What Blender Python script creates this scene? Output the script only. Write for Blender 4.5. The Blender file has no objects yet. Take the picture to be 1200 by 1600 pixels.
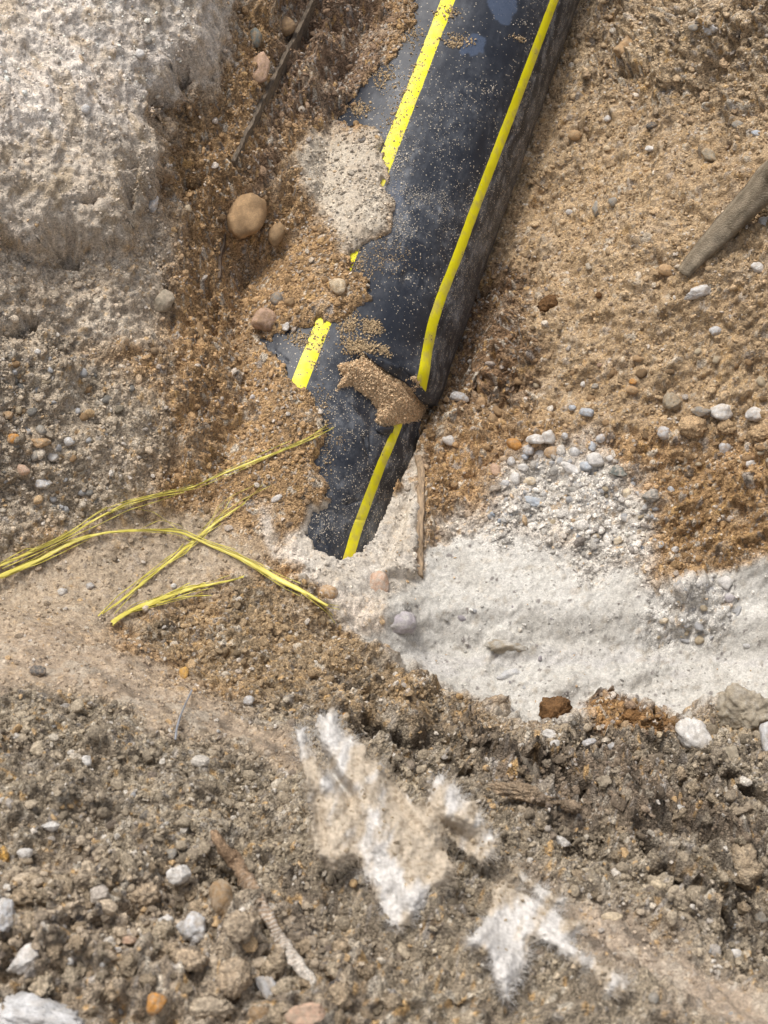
import bpy, bmesh, math, random
import numpy as np
from mathutils import Vector, noise as mnoise
from mathutils.bvhtree import BVHTree

# ---------------------------------------------------------------- camera, sky, sun, exposure
S = bpy.context.scene
COL = S.collection
PITCH = math.radians(55); CAMH = 1.44; FPX = 800/math.tan(math.radians(20))
cam_d = bpy.data.cameras.new("camera"); cam = bpy.data.objects.new("camera", cam_d); COL.objects.link(cam)
cam.location = (0, 0, CAMH); cam.rotation_euler = (math.radians(90)-PITCH, 0, 0)
cam_d.sensor_fit = 'VERTICAL'; cam_d.sensor_height = 36; cam_d.lens = 18/math.tan(math.radians(20))
cam_d.clip_start = 0.02; cam_d.clip_end = 200
cam_d.dof.use_dof = True; cam_d.dof.focus_distance = 1.74; cam_d.dof.aperture_fstop = 11.5
S.camera = cam
SUN_EL, SUN_AZ = math.radians(66), math.radians(-42)     # azimuth from +Y (far side), negative = left
w = bpy.data.worlds.new("World"); S.world = w; w.use_nodes = True
nt = w.node_tree; bg = nt.nodes['Background']
sky = nt.nodes.new('ShaderNodeTexSky'); sky.sky_type = 'NISHITA'; sky.sun_disc = False
sky.sun_elevation = SUN_EL; sky.sun_rotation = SUN_AZ; sky.air_density = 1.0; sky.dust_density = 6.0; sky.ozone_density = 0.6
hs = nt.nodes.new('ShaderNodeHueSaturation'); hs.inputs['Saturation'].default_value = 0.45   # thin overcast
nt.links.new(sky.outputs[0], hs.inputs['Color']); nt.links.new(hs.outputs[0], bg.inputs['Color'])
bg.inputs['Strength'].default_value = 0.125
sl = bpy.data.lights.new("sun", 'SUN'); sl.energy = 1.5; sl.angle = math.radians(15); sl.color = (1, .96, .9)
so = bpy.data.objects.new("sun", sl); COL.objects.link(so)
sd_ = Vector((math.sin(SUN_AZ)*math.cos(SUN_EL), math.cos(SUN_AZ)*math.cos(SUN_EL), math.sin(SUN_EL)))
so.rotation_euler = sd_.to_track_quat('Z', 'Y').to_euler(); so.location = (0, 1, 4)
S.view_settings.view_transform = 'Standard'; S.view_settings.look = 'None'; S.view_settings.gamma = 1
S.view_settings.exposure = 0.35

# ---------------------------------------------------------------- helpers: pixels <-> points, noise
rng = np.random.default_rng(7); random.seed(7)
CP = np.array([0, 0, CAMH]); sp_, cp_ = math.sin(PITCH), math.cos(PITCH)
FW = np.array([0, cp_, -sp_]); UP = np.array([0, sp_, cp_]); RT = np.array([1., 0, 0])
def ray(u, v):
    u = np.asarray(u, float); v = np.asarray(v, float)
    return FW + ((u-600)/FPX)[..., None]*RT + ((800-v)/FPX)[..., None]*UP
def at(u, v, d): return CP + ray(u, v)*np.asarray(d, float)[..., None]
def at_h(u, v, h):
    r = ray(u, v); d = (h-CAMH)/r[..., 2]; return CP + r*np.asarray(d)[..., None]
def to_px(x, y, z):
    dz = z-CAMH; d = y*cp_ - dz*sp_; d = np.maximum(d, .05)
    return 600 + x/d*FPX, 800 - (y*sp_ + dz*cp_)/d*FPX, d
def ss(a, b, x):
    t = np.clip((x-a)/(b-a), 0, 1); return t*t*(3-2*t)
_pr = np.random.default_rng(11); PERM = _pr.permutation(4096); GR = _pr.random(4096)*2*math.pi
def hsh(i, j, s=0): return PERM[(PERM[(PERM[(i.astype(np.int64)+s*131) & 4095] + j.astype(np.int64)) & 4095] + s*17) & 4095]
def per(x, y, s=0):
    xi = np.floor(x); yi = np.floor(y); fx = x-xi; fy = y-yi
    ux = fx*fx*fx*(fx*(fx*6-15)+10); uy = fy*fy*fy*(fy*(fy*6-15)+10)
    def g(a, b):
        an = GR[hsh(xi+a, yi+b, s)]; return np.cos(an)*(fx-a)+np.sin(an)*(fy-b)
    n0 = g(0, 0)*(1-ux)+g(1, 0)*ux; n1 = g(0, 1)*(1-ux)+g(1, 1)*ux
    return (n0*(1-uy)+n1*uy)*1.5
def fbm(x, y, o=4, s=0, g=.5):
    t = 0; a = 1
    for k in range(o): t = t + a*per(x*2**k+k*7.3, y*2**k-k*3.1, s+k); a *= g
    return t
def cells(x, y, s=0, rmin=.35, rmax=.75):
    """rounded grains: returns height 0..1 and a per-grain random number"""
    xi = np.floor(x); yi = np.floor(y); H = np.zeros(np.shape(x)); ID = np.full(np.shape(x), .5)
    for a in (-1, 0, 1):
        for b in (-1, 0, 1):
            h = hsh(xi+a, yi+b, s); r1 = h/4096.; r2 = PERM[(h+77) & 4095]/4096.; r3 = PERM[(h+555) & 4095]/4096.; r4 = PERM[(h+999) & 4095]/4096.
            R = rmin+(rmax-rmin)*r3*r3
            dx = (xi+a+.5+(r1-.5)*.9-x)*(1+.5*(r4-.5)); dy = (yi+b+.5+(r2-.5)*.9-y)*(1-.5*(r4-.5))
            q = np.sqrt(np.maximum(0, 1-(dx*dx+dy*dy)/(R*R)))*R*(.6+.8*r4)
            m = q > H; H = np.where(m, q, H); ID = np.where(m, r1, ID)
    return H, ID

# low resolution signed-distance maps of outlines
GU = np.arange(-700, 1901, 5.); GV = np.arange(-700, 2401, 5.); MU, MV = np.meshgrid(GU, GV)
def sdmap(poly):
    P = np.array(poly, float); Q = np.roll(P, -1, 0); ins = np.zeros(MU.shape, bool); D = np.full(MU.shape, 1e9)
    for (x0, y0), (x1, y1) in zip(P, Q):
        c = (y0 > MV) != (y1 > MV)
        with np.errstate(all='ignore'): ins ^= c & (MU < (x1-x0)*(MV-y0)/((y1-y0) if y1 != y0 else 1e-9)+x0)
        L = (x1-x0)**2+(y1-y0)**2+1e-9; t = np.clip(((MU-x0)*(x1-x0)+(MV-y0)*(y1-y0))/L, 0, 1)
        D = np.minimum(D, np.hypot(MU-x0-t*(x1-x0), MV-y0-t*(y1-y0)))
    return np.where(ins, D, -D)
def samp(M, u, v):
    a = np.clip((u+700)/5, 0, len(GU)-1.001); b = np.clip((v+700)/5, 0, len(GV)-1.001)
    i = a.astype(int); j = b.astype(int); a = a-i; b = b-j
    return (M[j, i]*(1-a)+M[j, i+1]*a)*(1-b)+(M[j+1, i]*(1-a)+M[j+1, i+1]*a)*b
def blob(u, v, cu, cv, ru, rv=None, ang=0):
    rv = rv or ru; c, s = math.cos(math.radians(ang)), math.sin(math.radians(ang))
    du = (u-cu)*c+(v-cv)*s; dv = -(u-cu)*s+(v-cv)*c
    return np.exp(-((du/ru)**2+(dv/rv)**2))

# ---------------------------------------------------------------- helpers: meshes, tags, materials
def mesh(name, V, F, mat=None, parent=None, col=None, smooth=True, attrs=None, loc=None):
    V = np.asarray(V, np.float32)
    me = bpy.data.meshes.new(name)
    if isinstance(F, np.ndarray):
        n, k = F.shape
        me.vertices.add(len(V)); me.vertices.foreach_set('co', V.ravel())
        me.loops.add(n*k); me.loops.foreach_set('vertex_index', F.astype(np.int32).ravel())
        me.polygons.add(n); me.polygons.foreach_set('loop_start', (np.arange(n)*k).astype(np.int32))
        me.update(calc_edges=True)
    else: me.from_pydata(V.tolist(), [], F)
    me.polygons.foreach_set('use_smooth', np.full(len(me.polygons), smooth))
    if col is not None:
        a = me.color_attributes.new('Col', 'FLOAT_COLOR', 'POINT')
        c = np.ones((len(V), 4), np.float32); c[:, :3] = col; a.data.foreach_set('color', c.ravel())
    for k, x in (attrs or {}).items():
        a = me.attributes.new(k, 'FLOAT', 'POINT'); a.data.foreach_set('value', np.asarray(x, np.float32))
    o = bpy.data.objects.new(name, me); COL.objects.link(o)
    if mat: me.materials.append(mat)
    if parent: o.parent = parent
    if loc is not None: o.location = loc
    return o
def tag(o, label, cat, group=None, kind=None):
    o['label'] = label; o['category'] = cat
    if group: o['group'] = group
    if kind: o['kind'] = kind
    return o
def empty(name, loc):
    o = bpy.data.objects.new(name, None); COL.objects.link(o); o.location = tuple(loc); o.empty_display_size = .02
    return o
def newmat(name):
    m = bpy.data.materials.new(name); m.use_nodes = True; t = m.node_tree
    return m, t, t.nodes['Principled BSDF'], t.nodes.new, t.links.new
def grain_mat(name, s1=700, s2=180, v1=.35, v2=.2, bump=.0006, rough=.95, spec=.2, relief=False):
    m, t, b, N, L = newmat(name)
    co = N('ShaderNodeTexCoord'); at_ = N('ShaderNodeAttribute'); at_.attribute_name = 'Col'
    vo = N('ShaderNodeTexVoronoi'); vo.inputs['Scale'].default_value = s1; L(co.outputs['Object'], vo.inputs['Vector'])
    no = N('ShaderNodeTexNoise'); no.inputs['Scale'].default_value = s2; no.inputs['Detail'].default_value = 5; L(co.outputs['Object'], no.inputs['Vector'])
    sep = N('ShaderNodeSeparateColor'); L(vo.outputs['Color'], sep.inputs[0])
    m1 = N('ShaderNodeMapRange'); m1.inputs['To Min'].default_value = 1-v1; m1.inputs['To Max'].default_value = 1+v1; L(sep.outputs[0], m1.inputs[0])
    m2 = N('ShaderNodeMapRange'); m2.inputs['From Min'].default_value = .3; m2.inputs['From Max'].default_value = .7
    m2.inputs['To Min'].default_value = 1-v2; m2.inputs['To Max'].default_value = 1+v2; L(no.outputs[0], m2.inputs[0])
    mu = N('ShaderNodeMath'); mu.operation = 'MULTIPLY'; L(m1.outputs[0], mu.inputs[0]); L(m2.outputs[0], mu.inputs[1])
    vm = N('ShaderNodeVectorMath'); vm.operation = 'SCALE'; L(at_.outputs['Color'], vm.inputs[0]); L(mu.outputs[0], vm.inputs['Scale'])
    L(vm.outputs[0], b.inputs['Base Color'])
    b.inputs['Roughness'].default_value = rough; b.inputs['Specular IOR Level'].default_value = spec
    ad = N('ShaderNodeMath'); ad.operation = 'SUBTRACT'; L(no.outputs[0], ad.inputs[0]); L(vo.outputs['Distance'], ad.inputs[1])
    bp = N('ShaderNodeBump'); bp.inputs['Strength'].default_value = 1; bp.inputs['Distance'].default_value = bump
    L(ad.outputs[0], bp.inputs['Height']); L(bp.outputs[0], b.inputs['Normal'])
    if relief:      # smooth places (settled chalk, trodden soil) have finer, fainter grain
        ar = N('ShaderNodeAttribute'); ar.attribute_name = 'relief'; mm = N('ShaderNodeMix'); mm.data_type = 'FLOAT'
        L(ar.outputs['Fac'], mm.inputs[0]); mm.inputs[2].default_value = 1.0; L(mu.outputs[0], mm.inputs[3]); L(mm.outputs[0], vm.inputs['Scale']); L(ar.outputs['Fac'], bp.inputs['Strength'])
    return m
M_GROUND = grain_mat('loose_soil', 620, 220, .5, .26, .0017, relief=True)
M_CRUMB = grain_mat('crumb_soil', 800, 300, .3, .2, .0006)
M_STONE = grain_mat('stone', 900, 90, .14, .22, .0005, .8, .35)
M_CLOD = grain_mat('clod', 600, 200, .35, .22, .0012)

M_CLODC = grain_mat('clod_small', 9, 4, .4, .3, .0016)      # for copies whose mesh is a unit across
# ---------------------------------------------------------------- the pipe's axis
R = .15
PA = at(740, 0, 2.11); PB = at(509, 600, 1.884); AX = (PA-PB)/np.linalg.norm(PA-PB)
def pipe_top(x, y):
    """height of the pipe's upper surface over (x,y), nan off the pipe"""
    q = np.stack([x-PB[0], y-PB[1], np.full(np.shape(x), -PB[2])], -1)
    c = q - (q@AX)[..., None]*AX; e = np.array([0, 0, 1.]) - AX[2]*AX
    A = e@e; B = 2*(c@e); C = (c*c).sum(-1)-R*R; D = B*B-4*A*C
    return np.where(D > 0, (-B+np.sqrt(np.maximum(D, 0)))/(2*A), np.nan)

# ---------------------------------------------------------------- terrain: heights
CTRL = [  # (u, v, height) the lie of the land
 (700,900,0),(1100,950,.01),(650,980,.005),(800,1080,.0),(1000,1050,0),(1190,1050,.03),(900,900,0),(600,940,.03),(560,915,.06),
 (760,800,.01),(1000,780,.04),(700,700,.0),(720,620,0),(850,650,.04),(1180,640,.10),(1000,560,.10),(820,500,.06),(760,480,0),(1150,450,.19),(1000,350,.17),
 (860,300,.06),(1190,250,.26),(1180,60,.31),(1040,60,.22),(950,60,.12),(930,-60,.16),(1200,-120,.40),(1190,850,.06),(1350,600,.22),(1350,200,.36),(1350,950,.08),
 (450,330,.20),(400,480,.085),(340,500,.14),(440,640,.09),(400,760,.07),(300,600,.16),(120,680,.18),(100,520,.23),(200,330,.285),(100,150,.37),(300,100,.345),(330,10,.38),
 (420,120,.28),(400,230,.25),(500,60,.25),(560,20,.26),(380,330,.20),(20,300,.34),(0,0,.42),(-150,200,.45),(-150,700,.25),(200,-120,.46),(600,-120,.33),
 (200,850,.09),(40,900,.10),(340,900,.07),(460,860,.07),(480,920,.06),(-100,950,.13),(120,960,.13),
 (0,1000,.18),(300,1010,.10),(430,1010,.08),(560,990,.045),(690,1085,.055),(830,1145,.05),(960,1140,.05),(1100,1150,.07),
 (300,1110,.19),(500,1160,.17),(700,1180,.14),(900,1250,.16),(1150,1270,.17),(100,1150,.27),(250,1280,.30),(500,1330,.28),(700,1380,.29),(950,1400,.26),(1180,1400,.24),
 (50,1400,.36),(300,1500,.36),(600,1550,.37),(900,1580,.36),(1180,1580,.33),(50,1590,.40),(350,1750,.42),(900,1750,.40),(-150,1300,.35),(1350,1300,.22),
]
far = [(-2,1,.5),(-2,2.5,.6),(0,2.9,.62),(2,2.5,.6),(2,1,.4),(2,-.3,.45),(0,-.6,.45),(-2,-.5,.5),(0,3.6,.7),(0.6,2.6,.55),(-.5,2.6,.58)]
cu, cv, ch = np.array(CTRL, float).T
pw = at_h(cu, cv, ch)[:, :2]; pts = np.vstack([pw, np.array(far)[:, :2]]); hh = np.concatenate([ch, np.array(far)[:, 2]])
def ker(a, b): return np.sqrt((a[0]-b[0])**2+(a[1]-b[1])**2+.0016)
K = np.array([[ker(p, q) for q in pts] for p in pts]); n_ = len(pts)
A_ = np.zeros((n_+3, n_+3)); A_[:n_, :n_] = K - np.eye(n_)*.012; A_[:n_, n_] = 1; A_[:n_, n_+1:] = pts; A_[n_, :n_] = 1; A_[n_+1:, :n_] = pts.T
W_ = np.linalg.solve(A_, np.concatenate([hh, [0, 0, 0]]))
def base_h(x, y):
    z = W_[n_]+W_[n_+1]*x+W_[n_+2]*y
    for k in range(n_): z = z+W_[k]*np.sqrt((x-pts[k, 0])**2+(y-pts[k, 1])**2+.0016)
    return z

def axis_coords(lo, hi, step, end, grow):
    a = list(np.arange(lo, hi, step)); s = step; p = lo; L = []
    while p > end[0]: s *= grow; p -= s; L.append(p)
    s = step; p = a[-1]; Rr = []
    while p < end[1]: s *= grow; p += s; Rr.append(p)
    return np.array(L[::-1]+a+Rr)
XS = axis_coords(-.72, .74, .0017, (-7, 7), 1.09); YS = axis_coords(.28, 2.25, .0018, (-6, 9), 1.09)
X, Y = np.meshgrid(XS, YS)
XC = np.arange(-.9, .92, .012); YC = np.arange(.1, 2.5, .012)
Z = np.clip(base_h(X, Y), -.15, .75)
U, V, D = to_px(X, Y, Z)
ZB0 = Z.copy()
wU = 14*fbm(X*18, Y*18, 4, 3)+5*per(X*110, Y*110, 9); wV = 14*fbm(X*18+40, Y*18, 4, 5)+5*per(X*110, Y*110+30, 8)

CRUST = [(-700,-700),(372,-700),(360,0),(330,60),(318,125),(285,140),(232,178),(262,215),(250,290),(238,345),(185,400),(120,385),(60,410),(0,395),(-700,400)]
EXPOSED = [(668,-120),(648,20),(620,90),(585,120),(565,150),(530,185),(540,200),(592,205),(602,240),(606,300),(612,335),(618,365),(575,378),(556,400),(545,425),(575,440),(580,470),(560,488),(530,500),(496,496),(482,505),
 (440,522),(410,535),(425,560),(447,590),(488,612),(502,650),(514,680),(504,705),(500,740),(517,770),(508,792),(482,798),(474,828),(484,868),(515,880),(536,912),(558,908),(585,888),(606,858),(630,815),(664,760),(740,640),(960,0),(1000,-120)]
RUST=[(1030,800),(1075,755),(1150,740),(1700,700),(1700,860),(1180,862),(1110,880),(1055,915),(1022,902)]
CHALK=[(520,880),(600,880),(655,905),(668,850),(720,830),(770,815),(850,850),(1000,885),(1030,912),(1110,890),(1180,868),(1700,850),(1700,1110),(1110,1120),(1060,1120),(950,1105),(900,1125),(832,1142),(692,1078),(612,1022),(548,982),(505,925),(440,905)]
RIM=[(398,795),(425,800),(440,850),(478,800),(482,860),(540,895),(600,890),(600,980),(560,985),(520,945),(470,900),(425,870)]
GRAVEL=[(690,830),(760,790),(790,735),(850,700),(940,690),(985,745),(1020,790),(1035,905),(930,880),(820,850),(740,840)]
FORE=[(-700,1000),(160,1010),(300,1085),(420,1090),(500,1060),(560,985),(690,1080),(832,1142),(900,1125),(950,1105),(1060,1120),(1110,1125),(1700,1100),(1700,2400),(-700,2400)]
BAND=[(200,985),(330,935),(470,905),(560,985),(690,1080),(832,1142),(760,1160),(560,1120),(380,1090),(290,1060)]
m_crust = sdmap(CRUST); m_exp = sdmap(EXPOSED); m_rust = sdmap(RUST); m_chalk = sdmap(CHALK); m_rim = sdmap(RIM); m_grav = sdmap(GRAVEL); m_fore = sdmap(FORE); m_band = sdmap(BAND)
REG = [  # outline, softness px, colour A, colour B, roughness of relief, crumb density, crumb size
 (sdmap([(770,-700),(1900,-700),(1900,720),(1000,680),(700,640),(690,500)]), 40, (.46,.335,.20), (.37,.26,.15), .66, 1.0, .95),
  (sdmap([(820,-700),(1900,-700),(1900,200),(1150,190),(1000,130),(900,150)]), 40, (.46,.35,.225), (.35,.255,.155), 1.2, 1.0, 1.1),
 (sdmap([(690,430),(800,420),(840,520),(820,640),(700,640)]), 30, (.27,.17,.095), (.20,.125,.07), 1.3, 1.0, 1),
 (sdmap([(-700,380),(200,380),(280,300),(270,420),(250,540),(60,560),(-700,560)]), 30, (.55,.465,.36), (.45,.365,.27), .65, .7, 1),
 (m_crust, 34, (.59,.51,.415), (.49,.41,.315), .5, .5, .8),
 (sdmap([(-700,-700),(372,-700),(360,0),(325,110),(300,140),(190,185),(60,215),(-700,260)]), 38, (.74,.675,.595), (.62,.54,.455), .5, .5, .8),
 (sdmap([(-700,540),(90,520),(150,560),(240,590),(265,700),(225,790),(130,830),(0,870),(-700,880)]), 40, (.475,.395,.295), (.385,.315,.23), .75, 1.1, 1.1),
 (sdmap([(-700,900),(0,870),(120,830),(300,795),(410,830),(420,880),(330,930),(200,975),(150,1005),(0,1015),(-700,1015)]), 30, (.42,.335,.24), (.36,.285,.20), .4, .55, .8),
 (sdmap([(430,-700),(640,-700),(600,110),(530,190),(440,200),(400,330),(370,330),(420,150)]), 25, (.31,.21,.135), (.21,.14,.09), 1.1, .9, 1),
 (sdmap([(470,215),(590,200),(605,260),(622,350),(560,395),(530,380),(500,340),(465,290)]), 18, (.56,.49,.39), (.47,.40,.31), .35, .9, .9),
 (m_fore, 18, (.36,.30,.215), (.25,.205,.15), .95, 1.2, 1.1),
 (m_band, 22, (.39,.275,.155), (.25,.19,.12), .9, 1.2, 1.05),
 (sdmap([(-700,970),(60,965),(200,1015),(330,1085),(470,1150),(520,1210),(400,1180),(250,1130),(120,1080),(-700,1060)]), 26, (.42,.33,.235), (.36,.28,.20), .4, .5, .8),
 (sdmap([(-700,1330),(200,1330),(420,1400),(560,1500),(660,1700),(-700,1700)]), 60, (.40,.325,.235), (.28,.225,.165), 1.3, 1.2, 1.5),
 (sdmap([(820,1370),(1000,1440),(1210,1560),(1210,1620),(1100,1600),(950,1520),(860,1440)]), 30, (.41,.33,.25), (.34,.27,.20), .45, .6, .9),
 (sdmap([(720,1130),(860,1180),(960,1150),(1040,1200),(1200,1290),(1200,1340),(1000,1300),(870,1290),(760,1230)]), 30, (.25,.19,.135), (.16,.125,.09), 1.4, .9, 1.2),
 (m_chalk, 10, (.55,.53,.485), (.49,.47,.425), .24, .28, .55),
 (sdmap([(915,1108),(945,1092),(1000,1100),(1045,1100),(1056,1138),(1000,1150),(930,1145)]), 9, (.34,.20,.085), (.22,.125,.055), 1.3, 1.6, 1.3),
 (m_rim, 10, (.63,.56,.48), (.50,.42,.33), .5, .25, .8),
 (sdmap([(1010,925),(1060,905),(1135,900),(1160,940),(1120,1000),(1020,1030),(1000,980)]), 18, (.60,.575,.53), (.53,.505,.46), .65, .5, .8),
 (m_grav, 40, (.68,.64,.58), (.55,.51,.45), .65, 1.2, 1.35),
 (sdmap([(470,790),(500,780),(630,770),(650,700),(655,712),(660,905),(600,940),(470,905)]), 8, (.56,.515,.45), (.46,.40,.32), .35, .5, .8),
 (m_rust, 30, (.39,.25,.12), (.29,.18,.085), .95, 1.2, 1),
]
SAT = .97
def region(u, v, x, y):
    sh = np.shape(u); n1 = np.clip(.5+.6*fbm(x*22, y*22, 4, 21), 0, 1)
    ca = np.broadcast_to(np.array([.44,.285,.145]), sh+(3,)).copy(); cb = np.broadcast_to(np.array([.33,.21,.105]), sh+(3,)).copy()
    rg = np.ones(sh); dn = np.ones(sh); sz = np.ones(sh)
    for m, soft, A, B, r, d, s in REG:
        k = ss(-soft, soft, samp(m, u, v)+soft*1.1*(n1-.5))[..., None]
        ca += (np.array(A)-ca)*k; cb += (np.array(B)-cb)*k; k = k[..., 0]
        rg += (r-rg)*k; dn += (d-dn)*k; sz += (s-sz)*k
    lum = np.array([.3, .6, .1]); ca = (ca@lum)[..., None]*(1-SAT)+ca*SAT; cb = (cb@lum)[..., None]*(1-SAT)+cb*SAT
    return ca, cb, n1, rg, dn, sz

# steps and hollows
Uw, Vw = U+wU, V+wV
c_ = samp(m_crust, Uw, Vw)
Z += .030*ss(-22, 22, c_)+.012*ss(-4, 6, c_)
Z -= .055*blob(Uw, Vw, 100, 388, 20, 13) + .045*blob(Uw, Vw, 208, 338, 9, 22) + .045*blob(Uw, Vw, 300, 283, 13, 9) + .04*blob(Uw,Vw,290,150,8,18) + .03*blob(Uw,Vw,20,520,18,11)+.03*blob(Uw,Vw,150,352,14,7)+.02*blob(Uw,Vw,205,285,9,12)+.03*blob(Uw,Vw,45,505,8,10)+.03*blob(Uw,Vw,915,208,14,12)+.02*blob(Uw,Vw,1180,330,16,9)
Z -= .03*blob(Uw, Vw, 505, 38, 40, 16, -20) + .03*blob(Uw, Vw, 330, 490, 14, 26) + .035*blob(Uw, Vw, 800, 610, 14, 16) + .03*blob(Uw, Vw, 735, 600, 16, 22)
ck_ = .9*ss(0, 70, samp(m_chalk, U, V))*ss(620, 700, U); Z += (.004*(X*0+1)+.010*ss(1150, 1200, U)-Z)*ck_       # the powder floor is nearly level
ch_ = samp(m_chalk, Uw, Vw)
Z -= .028*ss(-3, 14, ch_)*ss(950, 1010, V)*ss(500, 560, U)                     # floor cut below the near bank
st_ = samp(sdmap([(590,905),(615,850),(640,790),(652,715),(657,712),(658,908)]), U+.4*wU, V+.4*wV)
Z += .014*ss(-3, 12, st_)
Z += .030*blob(Uw, Vw, 1075, 935, 50, 30) + .022*blob(Uw, Vw, 800, 1012, 42, 24) + .018*blob(Uw, Vw, 880, 1060, 60, 22)+.016*blob(Uw,Vw,1000,1040,40,20)+.015*blob(Uw,Vw,620,965,36,24)
Z += .022*blob(Uw, Vw, 990, 1122, 58, 16) + .02*blob(Uw, Vw, 300, 640, 30, 70, 10)-.018*blob(Uw, Vw, 285, 700, 14, 60, 8)
Z += .012*blob(Uw,Vw,850,1000,200,12,8)*per(X*30,Y*30,61)
mound = ss(-26, 22, samp(sdmap([(-700,950),(0,965),(180,1015),(300,1088),(420,1140),(560,1200),(700,1245),(850,1310),(1000,1420),(1210,1540),(1700,1800),(1700,2400),(-700,2400)]), U+.5*wU, V+.5*wV))
Z += .022*mound
Z -= .03*blob(Uw, Vw, 352, 1365, 22, 26)+.03*blob(Uw, Vw, 400, 1440, 18, 34, -30)+.018*blob(Uw, Vw, 440, 1500, 20, 24)
ZS = Z.copy()
# distances measured along the slopes, so that grain does not stretch on them
bx = np.gradient(ZB0, axis=1)/np.gradient(XS)[None]; by = np.gradient(ZB0, axis=0)/np.gradient(YS)[:, None]
XA = np.cumsum(np.sqrt(1+bx**2)*np.gradient(XS)[None], 1); XA -= XA[:, np.searchsorted(XS, 0.)][:, None]
YA = np.cumsum(np.sqrt(1+by**2)*np.gradient(YS)[:, None], 0); YA -= YA[np.searchsorted(YS, 1.2)][None]
stp_ = (.030*ss(-22, 22, c_)+.012*ss(-4, 6, c_)); XA = XA-1.0*stp_; YA = YA+1.0*stp_
zx = np.gradient(ZS, axis=1)/np.gradient(XS)[None]; zy = np.gradient(ZS, axis=0)/np.gradient(YS)[:, None]; STEEP = np.sqrt(1+zx**2+zy**2)
# layered, slumped ridges running down to the right in the near bank
fm = ss(-20, 30, samp(m_fore, U, V)); a_ = math.radians(-32)
rx = X*math.cos(a_)+Y*math.sin(a_); ry = -X*math.sin(a_)+Y*math.cos(a_)
sl_ = fm*ss(320, 600, U)*(1-ss(1450, 1560, V))*(1-.6*mound)*ss(4, 75, samp(m_fore, U, V))
fl_ = fbm(rx*4.5, ry*15, 5, 35); Z += sl_*(.020*fbm(rx*9, ry*30, 4, 31)+.023*ss(-.07, .07, fl_)+.011*ss(-.04, .05, fbm(rx*8, ry*38, 4, 37)))
ca, cb, n1, rg, dn, sz = region(*(to_px(X, Y, Z)[:2][0]+wU, to_px(X, Y, Z)[1]+wV), X, Y)
fine = ss(0, .03, X+.9)*(1-ss(.9, .95, X))
g1, i1 = cells(XA*45, YA*45, 41, .2, .7); g2, i2 = cells(XA*105, YA*105, 42, .25, .75); g3, i3 = cells(XA*230, YA*230, 43, .3, .75)
rl = rg**1.4
REL = rl*(.021*fbm(XA*14, YA*14, 5, 51, .55)) + rg*(.007*fbm(XA*70, YA*70, 3, 55)) + rg*(.008*g1*ss(.45, .7, i1)*ss(.9,1.15,sz+.3*n1)+.0062*g2+.0030*g3)
for _ in range(8):      # slopes of the smooth ground only
    for A_z in (zx, zy): A_z[1:-1, 1:-1] = (A_z[1:-1, 1:-1]*2+A_z[2:, 1:-1]+A_z[:-2, 1:-1]+A_z[1:-1, 2:]+A_z[1:-1, :-2])/6
zx = np.clip(zx, -2.2, 2.2); zy = np.clip(zy, -2.2, 2.2); nl = np.sqrt(1+zx**2+zy**2)
LAT = ((X-PB[0])*AX[1]-(Y-PB[1])*AX[0])/math.hypot(AX[0], AX[1])       # distance to the right of the pipe's axis
hz = ss(R*1.05, R*1.5, np.abs(LAT))*(np.abs(X) < .71)*(Y > .3)*(Y < 2.2)
OX = -zx/nl*REL*hz; OY = -zy/nl*REL*hz; ZN = Z+REL*(1/nl*hz+(1-hz))
XN = X+OX; YN = Y+OY
def gs0(A, x, y):
    a = np.interp(x, XS, np.arange(len(XS))); b = np.interp(y, YS, np.arange(len(YS))); i = np.clip(a.astype(int), 0, len(XS)-2); j = np.clip(b.astype(int), 0, len(YS)-2); a = a-i; b = b-j
    return (A[j, i]*(1-a)+A[j, i+1]*a)*(1-b)+(A[j+1, i]*(1-a)+A[j+1, i+1]*a)*b
qx, qy = X-OX, Y-OY; qx, qy = X-gs0(OX, qx, qy), Y-gs0(OY, qx, qy)
# the pipe stands clear of the soil on its right side
AZ = PB[2]+((Y-PB[1])*AX[1]+(X-PB[0])*AX[0])/(AX[0]**2+AX[1]**2)*AX[2]
CLR = AZ-.035+np.maximum(0, LAT-1.12*R)*1.3+.012*g2+.02*per(X*25, Y*25, 63)*0+ss(.5, .2, LAT/R)*9+ss(560, 760, V)*.09+ss(760, 800, V)*9
CLR = np.where(LAT < 0, 9, CLR)
def clear(z): return np.minimum(z, CLR)
ZN = clear(ZN); ZL = clear(gs0(ZN, qx, qy)); Z = ZN
# soil lies on the pipe only outside the bared outline
PT = pipe_top(X, Y); okp = ~np.isnan(PT); PTz = np.where(okp, PT, -9)
U2, V2, _ = to_px(X, Y, np.where(okp, PT, 0)); se = samp(m_exp, U2, V2)+.45*(wU+wV)+6*(i2-.5)+9*g2-3
lay = np.minimum(.00055*(-se)+.0012, .010)+.0035*g2*rg+.0022*g3*rg
Z = np.where(okp & (se > 0), np.minimum(Z, PTz-.012-.001*np.minimum(se, 20)), Z)
edge = ss(R*.995, R*.93, np.abs((X-PB[0])*AX[1]-(Y-PB[1])*AX[0])/math.hypot(AX[0], AX[1]))
left = ((X-PB[0])*AX[1]-(Y-PB[1])*AX[0]) < R*.55
Z = np.where(okp & (se <= 0) & (V2 > -160) & (left | (V2 > 780)), np.maximum(Z, PTz+lay), Z)
U, V, D = to_px(X, Y, Z)
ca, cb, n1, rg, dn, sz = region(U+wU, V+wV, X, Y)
C = ca*(1-n1[..., None])+cb*n1[..., None]
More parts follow.
